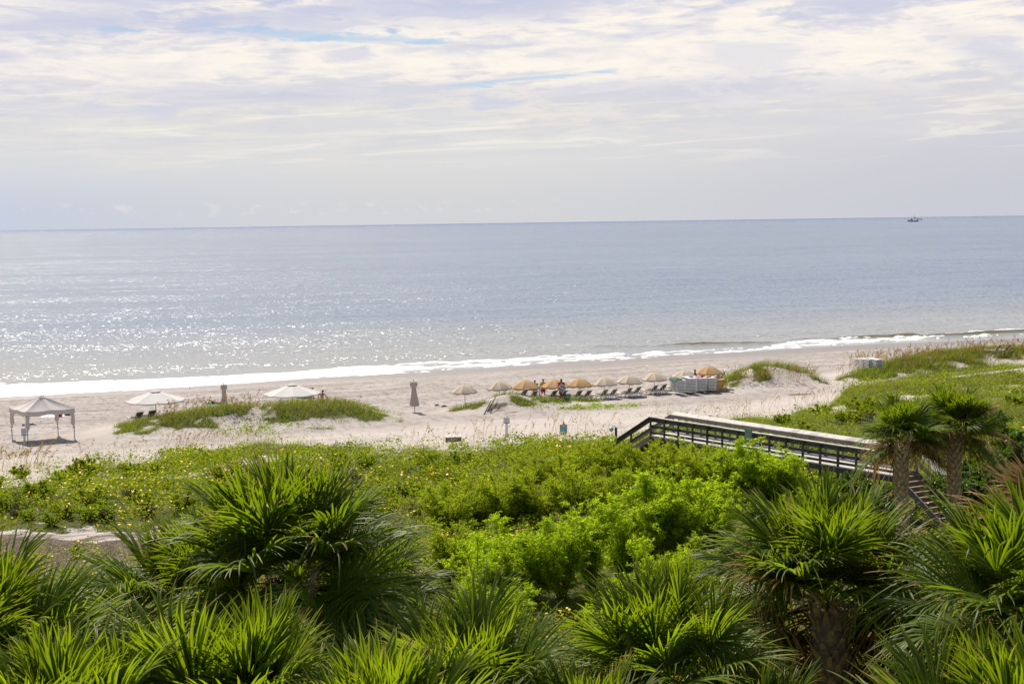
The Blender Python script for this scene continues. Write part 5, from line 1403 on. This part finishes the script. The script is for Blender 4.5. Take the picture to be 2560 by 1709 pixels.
VB = [(2035, 74, .6, 'round green vine mound behind the far railing'), (2440, 47, .72, 'bright green vine mound right of the steps'), (2390, 52, .7, 'vine mound beside the top of the steps'), (2070, 62, .9, 'vine mound below the deck near the right end'), (2500, 64, 1.0, 'light green vine mound behind the dark shrubs at the right')]
for i, (px, D, sc, lb) in enumerate(VB): bush('v%d' % (i % 2), px, D, sc, lb, 'vine mounds along the boardwalk')
YB = [(120, 59.2, .75, 'small round green shrub alone on the bare sandy patch'), (215, 60.6, 1.0, 'green shrub with yellow daisies at the edge of the bare patch'), (255, 61, .9, 'green daisy shrub right of the larger one by the bare patch'), (60, 60.5, .8, 'green shrub left of the small round one'), (180, 53, .6, 'pale tuft below the dead brush at the left'), (150, 49.5, .75, 'green shrub below the dead brush near the left palm')]
for i, (px, D, sc, lb) in enumerate(YB): bush('y%d' % (i % 2), px, D, sc, lb, 'low shrubs round the bare sandy patch')

for i in range(2): protos['t%d' % i] = bush_proto('dry_shrub', 395 + i, M['cover_dry'], H_=.75, Rr=.6, n_stem=16, n_twig=14, n_leaf=14, leafL=.06, leafW=.02, droop=.0, upright=.9, top_heavy=.1)
for i in range(2): protos['g%d' % i] = bush_proto('green_tussock', 405 + i, M['cover'], H_=.75, Rr=.75, n_stem=15, n_twig=16, n_leaf=20, leafL=.09, leafW=.045, droop=.1, upright=.8, top_heavy=.1)
rt = random.Random(5)
for i in range(46):
    px = rt.uniform(-20, 1150) if i < 34 else rt.uniform(1950, 2560); D = rt.uniform(60, 75) if i < 34 else rt.uniform(74, 96)
    bush('g%d' % (i % 2), px, D, rt.uniform(.75, 1.35), 'rounded green tussock standing out of the flowering ground cover on the dune', 'green tussocks in the ground cover', rt.uniform(.8, 1.2))
for i in range(20):
    px = rt.uniform(0, 1150) if i < 15 else rt.uniform(2000, 2500); D = rt.uniform(60, 70) if i < 15 else rt.uniform(74, 90)
    bush('t%d' % (i % 2), px, D, rt.uniform(.7, 1.2), 'dry grey-brown twiggy shrub among the green ground cover on the dune', 'dry shrubs in the ground cover')

# ------------------------------------------------------------------ palms
def frond_mesh(seed, elev, petL=1.0, blade=1.15, nseg=46, droop=.35, spread=125, stiff=1.0):
    """one fan leaf: petiole, curved midrib and folded segments. Local +X is outward, +Z up; elev tips the whole leaf"""
    r = np.random.default_rng(seed); ce, se = math.cos(elev), math.sin(elev)
    ex = np.array([ce, 0, se]); ez = np.array([-se, 0, ce]); ey = np.array([0, 1.0, 0]); G = np.array([0, 0, -1.0])
    V = []; Fq = []; rnd = []; tip = []
    def add_strip(cs, ws, sides, ups, rn, tp):
        o = len(V)
        for c, w, s_, u_, t_ in zip(cs, ws, sides, ups, tp):
            V.extend([c - s_ * w / 2 - u_ * w * .22, c + u_ * w * .20, c + s_ * w / 2 - u_ * w * .22]); rnd.extend([rn] * 3); tip.extend([t_] * 3)
        for k in range(len(cs) - 1):
            a = o + k * 3; Fq.extend([(a, a + 1, a + 4, a + 3), (a + 1, a + 2, a + 5, a + 4)])
    # petiole and costa
    pts = []
    for u in np.linspace(0, 1, 7): pts.append(ex * petL * u + G * .12 * petL * u * u * ce)
    hub = pts[-1]; tang = unit(pts[-1] - pts[-2])
    add_strip(pts, [.05, .04, .035, .03, .03, .03, .03], [ey] * 7, [ez] * 7, .6, [0] * 7)
    cost = [hub + tang * .42 * u + G * .16 * u * u + (-ez) * .06 * u * u for u in np.linspace(0, 1, 5)]
    add_strip(cost, [.035, .03, .025, .02, .012], [ey] * 5, [ez] * 5, .6, [0] * 5)
    phis = np.linspace(-spread, spread, nseg)
    for ph0 in phis:
        ph = R(ph0 + r.normal() * 2.6); a = abs(ph0) / spread
        cu = (1 - a) ** 1.0; bpnt = hub + tang * .42 * cu + G * .16 * cu * cu + (-ez) * .06 * cu * cu
        d = tang * math.cos(ph) + ey * math.sin(ph) + ez * (.38 * abs(math.sin(ph)) - .10)
        d = unit(d); sd_ = unit(np.cross(d, ez)); up = np.cross(sd_, d)
        Ls = blade * (1 - .28 * a ** 1.5) * r.uniform(.86, 1.06)
        tw = r.normal() * .10; dr = droop * r.uniform(.55, 1.5) * (1 + .5 * (r.random() < .12) * 2.4)
        bt = r.normal() * .16
        cs = []; ws = []; ss_l = []; uu = []; tp = []
        for q, w in ((.02, .007), (.2, .025), (.42, .036), (.58, .032), (.72, .025), (.84, .018), (.93, .010), (1.0, .002)):
            c = bpnt + d * Ls * q + G * dr * Ls * max(0, q - .32) ** 2 * 1.35 + sd_ * bt * Ls * max(0, q - .4) ** 2
            cs.append(c); ws.append(w * blade); an = tw * q * 4
            ss_l.append(sd_ * math.cos(an) + up * math.sin(an)); uu.append(up * math.cos(an) - sd_ * math.sin(an)); tp.append(q)
        add_strip(cs, ws, ss_l, uu, float(np.clip(.5 + r.normal() * .28, 0, 1)), tp)
    me = npmesh('frond', np.array(V), np.array(Fq), {'rnd': np.array(rnd), 'tip': np.array(tip)})
    return me
CLS = [(R(78), .18, 95), (R(60), .28, 110), (R(38), .42, 118), (R(14), .65, 122), (R(-14), .85, 122), (R(-42), .95, 118)]
FM = {}
for style, mk in (('g', 'frond'), ('l', 'frond_lime'), ('o', 'frond_old'), ('d', 'frond_dead')):
    for ci, (ev_, dr_, sp_) in enumerate(CLS):
        for v in range(2):
            me = frond_mesh(900 + ci * 10 + v, ev_, petL=.80 + .22 * v, droop=dr_, spread=sp_, blade=1.25, nseg=66 if ci < 3 else 60)
            me.materials.append(M[mk]); FM[style, ci, v] = me
def trunk_mesh(h, r0=.19, r1=.22, boots=True, seed=1):
    r = np.random.default_rng(seed); mb = MB()
    mb.tube([(0.05 * math.sin(z * 1.1), 0, z) for z in np.linspace(-.3, h, 9)], list(np.linspace(r0, r1, 9)), 14)
    bt = MB()
    if boots:
        nz = int(h * 7.2) if h < 4 else int(3.2 * 7.2); z0 = max(0, h - nz / 7.2)
        for k in range(nz * 7):
            a = k * 2.39996; z = z0 + (h - z0) * k / (nz * 7); rr = r0 + (r1 - r0) * z / h
            ca, sa = math.cos(a), math.sin(a); o_ = Vector((ca, sa, 0)); s_ = Vector((-sa, ca, 0)); w = .075 * r.uniform(.8, 1.2)
            fl = r.uniform(.05, .13) * (1.3 if z > h - .8 else 1)
            b0_ = o_ * (rr - .02) + Vector((.05 * math.sin(z * 1.1), 0, z)); b1_ = b0_ + o_ * fl + Vector((0, 0, r.uniform(.16, .26)))
            side = r.uniform(-.04, .04); b1_ += s_ * side
            vs = [b0_ - s_ * w, b0_ + s_ * w, b1_ + s_ * w * .35, b1_ - s_ * w * .35]
            inn = -o_ * .03 + Vector((0, 0, -.005))
            bt.add(vs + [v + inn for v in vs], [(0, 1, 2, 3), (7, 6, 5, 4), (0, 3, 7, 4), (1, 5, 6, 2), (3, 2, 6, 7)])
    return mb, bt
def palm_(*a, **k): pass
def palm(pt, label, sc=1.0, n=34, style='g', old=.3, seed=0, boots=True, lean=(0, 0), low=4, tw=1.0, dead=0, base=None, r0=.19, front=True, dfr=4):
    """pt is the growing point of the crown; the trunk goes down to the ground from there"""
    r = np.random.default_rng(seed)
    gx_, gy_ = pt.x - lean[0], pt.y - lean[1]; gz = float(height(gx_, gy_))
    t = empty('palm_tree', (gx_, gy_, gz), label, 'palm tree', 'cabbage palms')
    top = pt - Vector((gx_, gy_, gz)); h = top.length
    mb, bt = trunk_mesh(h, r0 * tw, (r0 + .03) * tw, boots, seed)
    rot = Vector((0, 0, 1)).rotation_difference(top).to_matrix().to_4x4()
    tr = mb.build('trunk', M['trunk'], t, True); tr.matrix_local = rot
    if boots: b_ = bt.build('boots', M['boot'], tr)
    ga = r.uniform(0, 6.28)
    n = int(n * 1.25)
    for k in range(n + dfr):
        f_ = min(1, (k + .5) / n)
        ci = min(5, int(f_ ** .92 * (low + 1)))
        st = style
        if ci >= 4 and r.random() < old * 1.6: st = 'o'
        elif ci == 3 and r.random() < old: st = 'o'
        a = ga + k * 2.39996 + r.normal() * .12
        if k >= n: ci = 5; st = 'd'
        if not front and ci >= 3 and math.sin(a) < -.35:
            if ci >= 4: a += math.pi * .75
            else: ci = 2
        o = bpy.data.objects.new('frond', FM[st, ci, int(r.integers(2))]); COL.objects.link(o); o.parent = t
        o.location = top + Vector((0, 0, (1 - f_) * .25 - .12)) * sc
        s_ = sc * r.uniform(.88, 1.08) * (.85 if ci == 0 else 1)
        o.rotation_euler = (r.normal() * .30, (.35 if k >= n else 0) + r.normal() * .12, a); o.scale = (s_,) * 3
    if dead:
        for k in range(dead):
            a = r.uniform(0, 6.28); q0 = np.array([.1 * math.cos(a), .1 * math.sin(a), -.05]); ln = r.uniform(.6, 1.1)
            e = q0 + np.array([math.cos(a) * ln * .9, math.sin(a) * ln * .9, -ln * r.uniform(.25, .7)])
            m_2 = q0 * .5 + e * .5 + [0, 0, .22]; n2 = 170; us = r.uniform(.25, 1, n2)[:, None]
            c = (1 - us) ** 2 * q0 + 2 * us * (1 - us) * m_2 + us ** 2 * e + r.normal(size=(n2, 3)) * .09
            P = c * sc + np.array(top); D = r.normal(size=(n2, 3)) + [0, 0, -.7]
            V, Fq, A = leaves(P, D, r.uniform(.08, .2, n2), .012, r.random(n2), r=r)
            us = np.linspace(0, 1, 6)[:, None]; c = ((1 - us) ** 2 * q0 + 2 * us * (1 - us) * m_2 + us ** 2 * e) * sc + np.array(top)
            st = blades(c[:-1], c[1:] - c[:-1], np.linalg.norm(c[1:] - c[:-1], axis=1), .03, np.full(5, .5), 0.0)
            V, Fq, at = merge([(V, Fq, A), st])
            link('flower_stalk', npmesh('flower_stalk', V, Fq, at), M['dead'], t)
    return t
palm(atP(2070, 1520, 19.0), 'large palm right of centre with rust-tipped fans and a booted trunk', 1.0, 46, 'g', .55, 41, low=5, r0=.25, front=False, dfr=2)
palm(atP(2560, 1575, 16.5), 'palm with pale drooping fans cut by the right edge, beside the large palm', .98, 34, 'g', .3, 42, low=5)
palm(atP(2690, 1400, 21.0), 'brown-fanned palm at the right edge above the drooping one', 1.0, 34, 'o', .9, 43, low=4)
palm(atP(2500, 2010, 13.5), 'palm in the bottom right corner with long upright fans', 1.0, 30, 'l', .4, 44, low=3)
palm(atP(745, 1470, 18.5), 'largest palm of the left half, its dense crown tallest there', 1.02, 46, 'g', .3, 45, low=5, dead=3)
palm(atP(455, 1560, 20.0), 'palm leaning out left of the largest one, above the dead brush', .96, 36, 'g', .4, 46, low=5, dead=2)
palm(atP(905, 1560, 20.5), 'palm at the right flank of the largest left palm', .84, 34, 'g', .4, 47, low=5)
palm(atP(-35, 1770, 15.0), 'bright palm cut off by the left picture edge', 1.0, 34, 'l', .15, 48, low=4)
palm(atP(165, 1975, 13.0), 'palm in the bottom left corner with one broad pleated fan', .92, 26, 'l', .1, 49, low=3)
palm(atP(615, 1915, 14.0), 'lime green palm at the bottom below the largest left palm', 1.0, 40, 'l', .1, 50, low=4)
palm(atP(985, 2010, 13.0), 'palm at the bottom edge with yellow-edged leaf blades, right of the lime one', .95, 30, 'l', .3, 51, low=3)
palm(atP(1180, 1850, 16.0), 'spiky palm at the bottom centre in front of the willows', .98, 36, 'l', .1, 52, low=4)
palm(atP(1470, 1985, 14.8), 'low palm at the bottom edge between the spiky and the weeping palm', .80, 26, 'g', .2, 53, low=4)
palm(atP(1680, 1745, 17.0), 'weeping palm with pale drooping strands left of the large right palm', .92, 34, 'l', .1, 54, low=5)
palm(atP(1885, 1960, 16.0), 'dark palm at the bottom edge below the large right palm', .85, 28, 'g', .1, 55, low=4)
p15 = ground(2278, 1292, .0); p15 = atD(2276, 46.0)
palm(atP(2258, 1100, 46.0), 'left one of the two far palms, in front of the boardwalk steps', .80, 34, 'g', .3, 56, low=4, dead=4, r0=.21, front=False, dfr=0)
palm(atP(2390, 1082, 47.0), 'right one of the two far palms, the taller, right of the steps', .90, 38, 'g', .3, 57, low=4, dead=4, r0=.21, front=False, dfr=0)
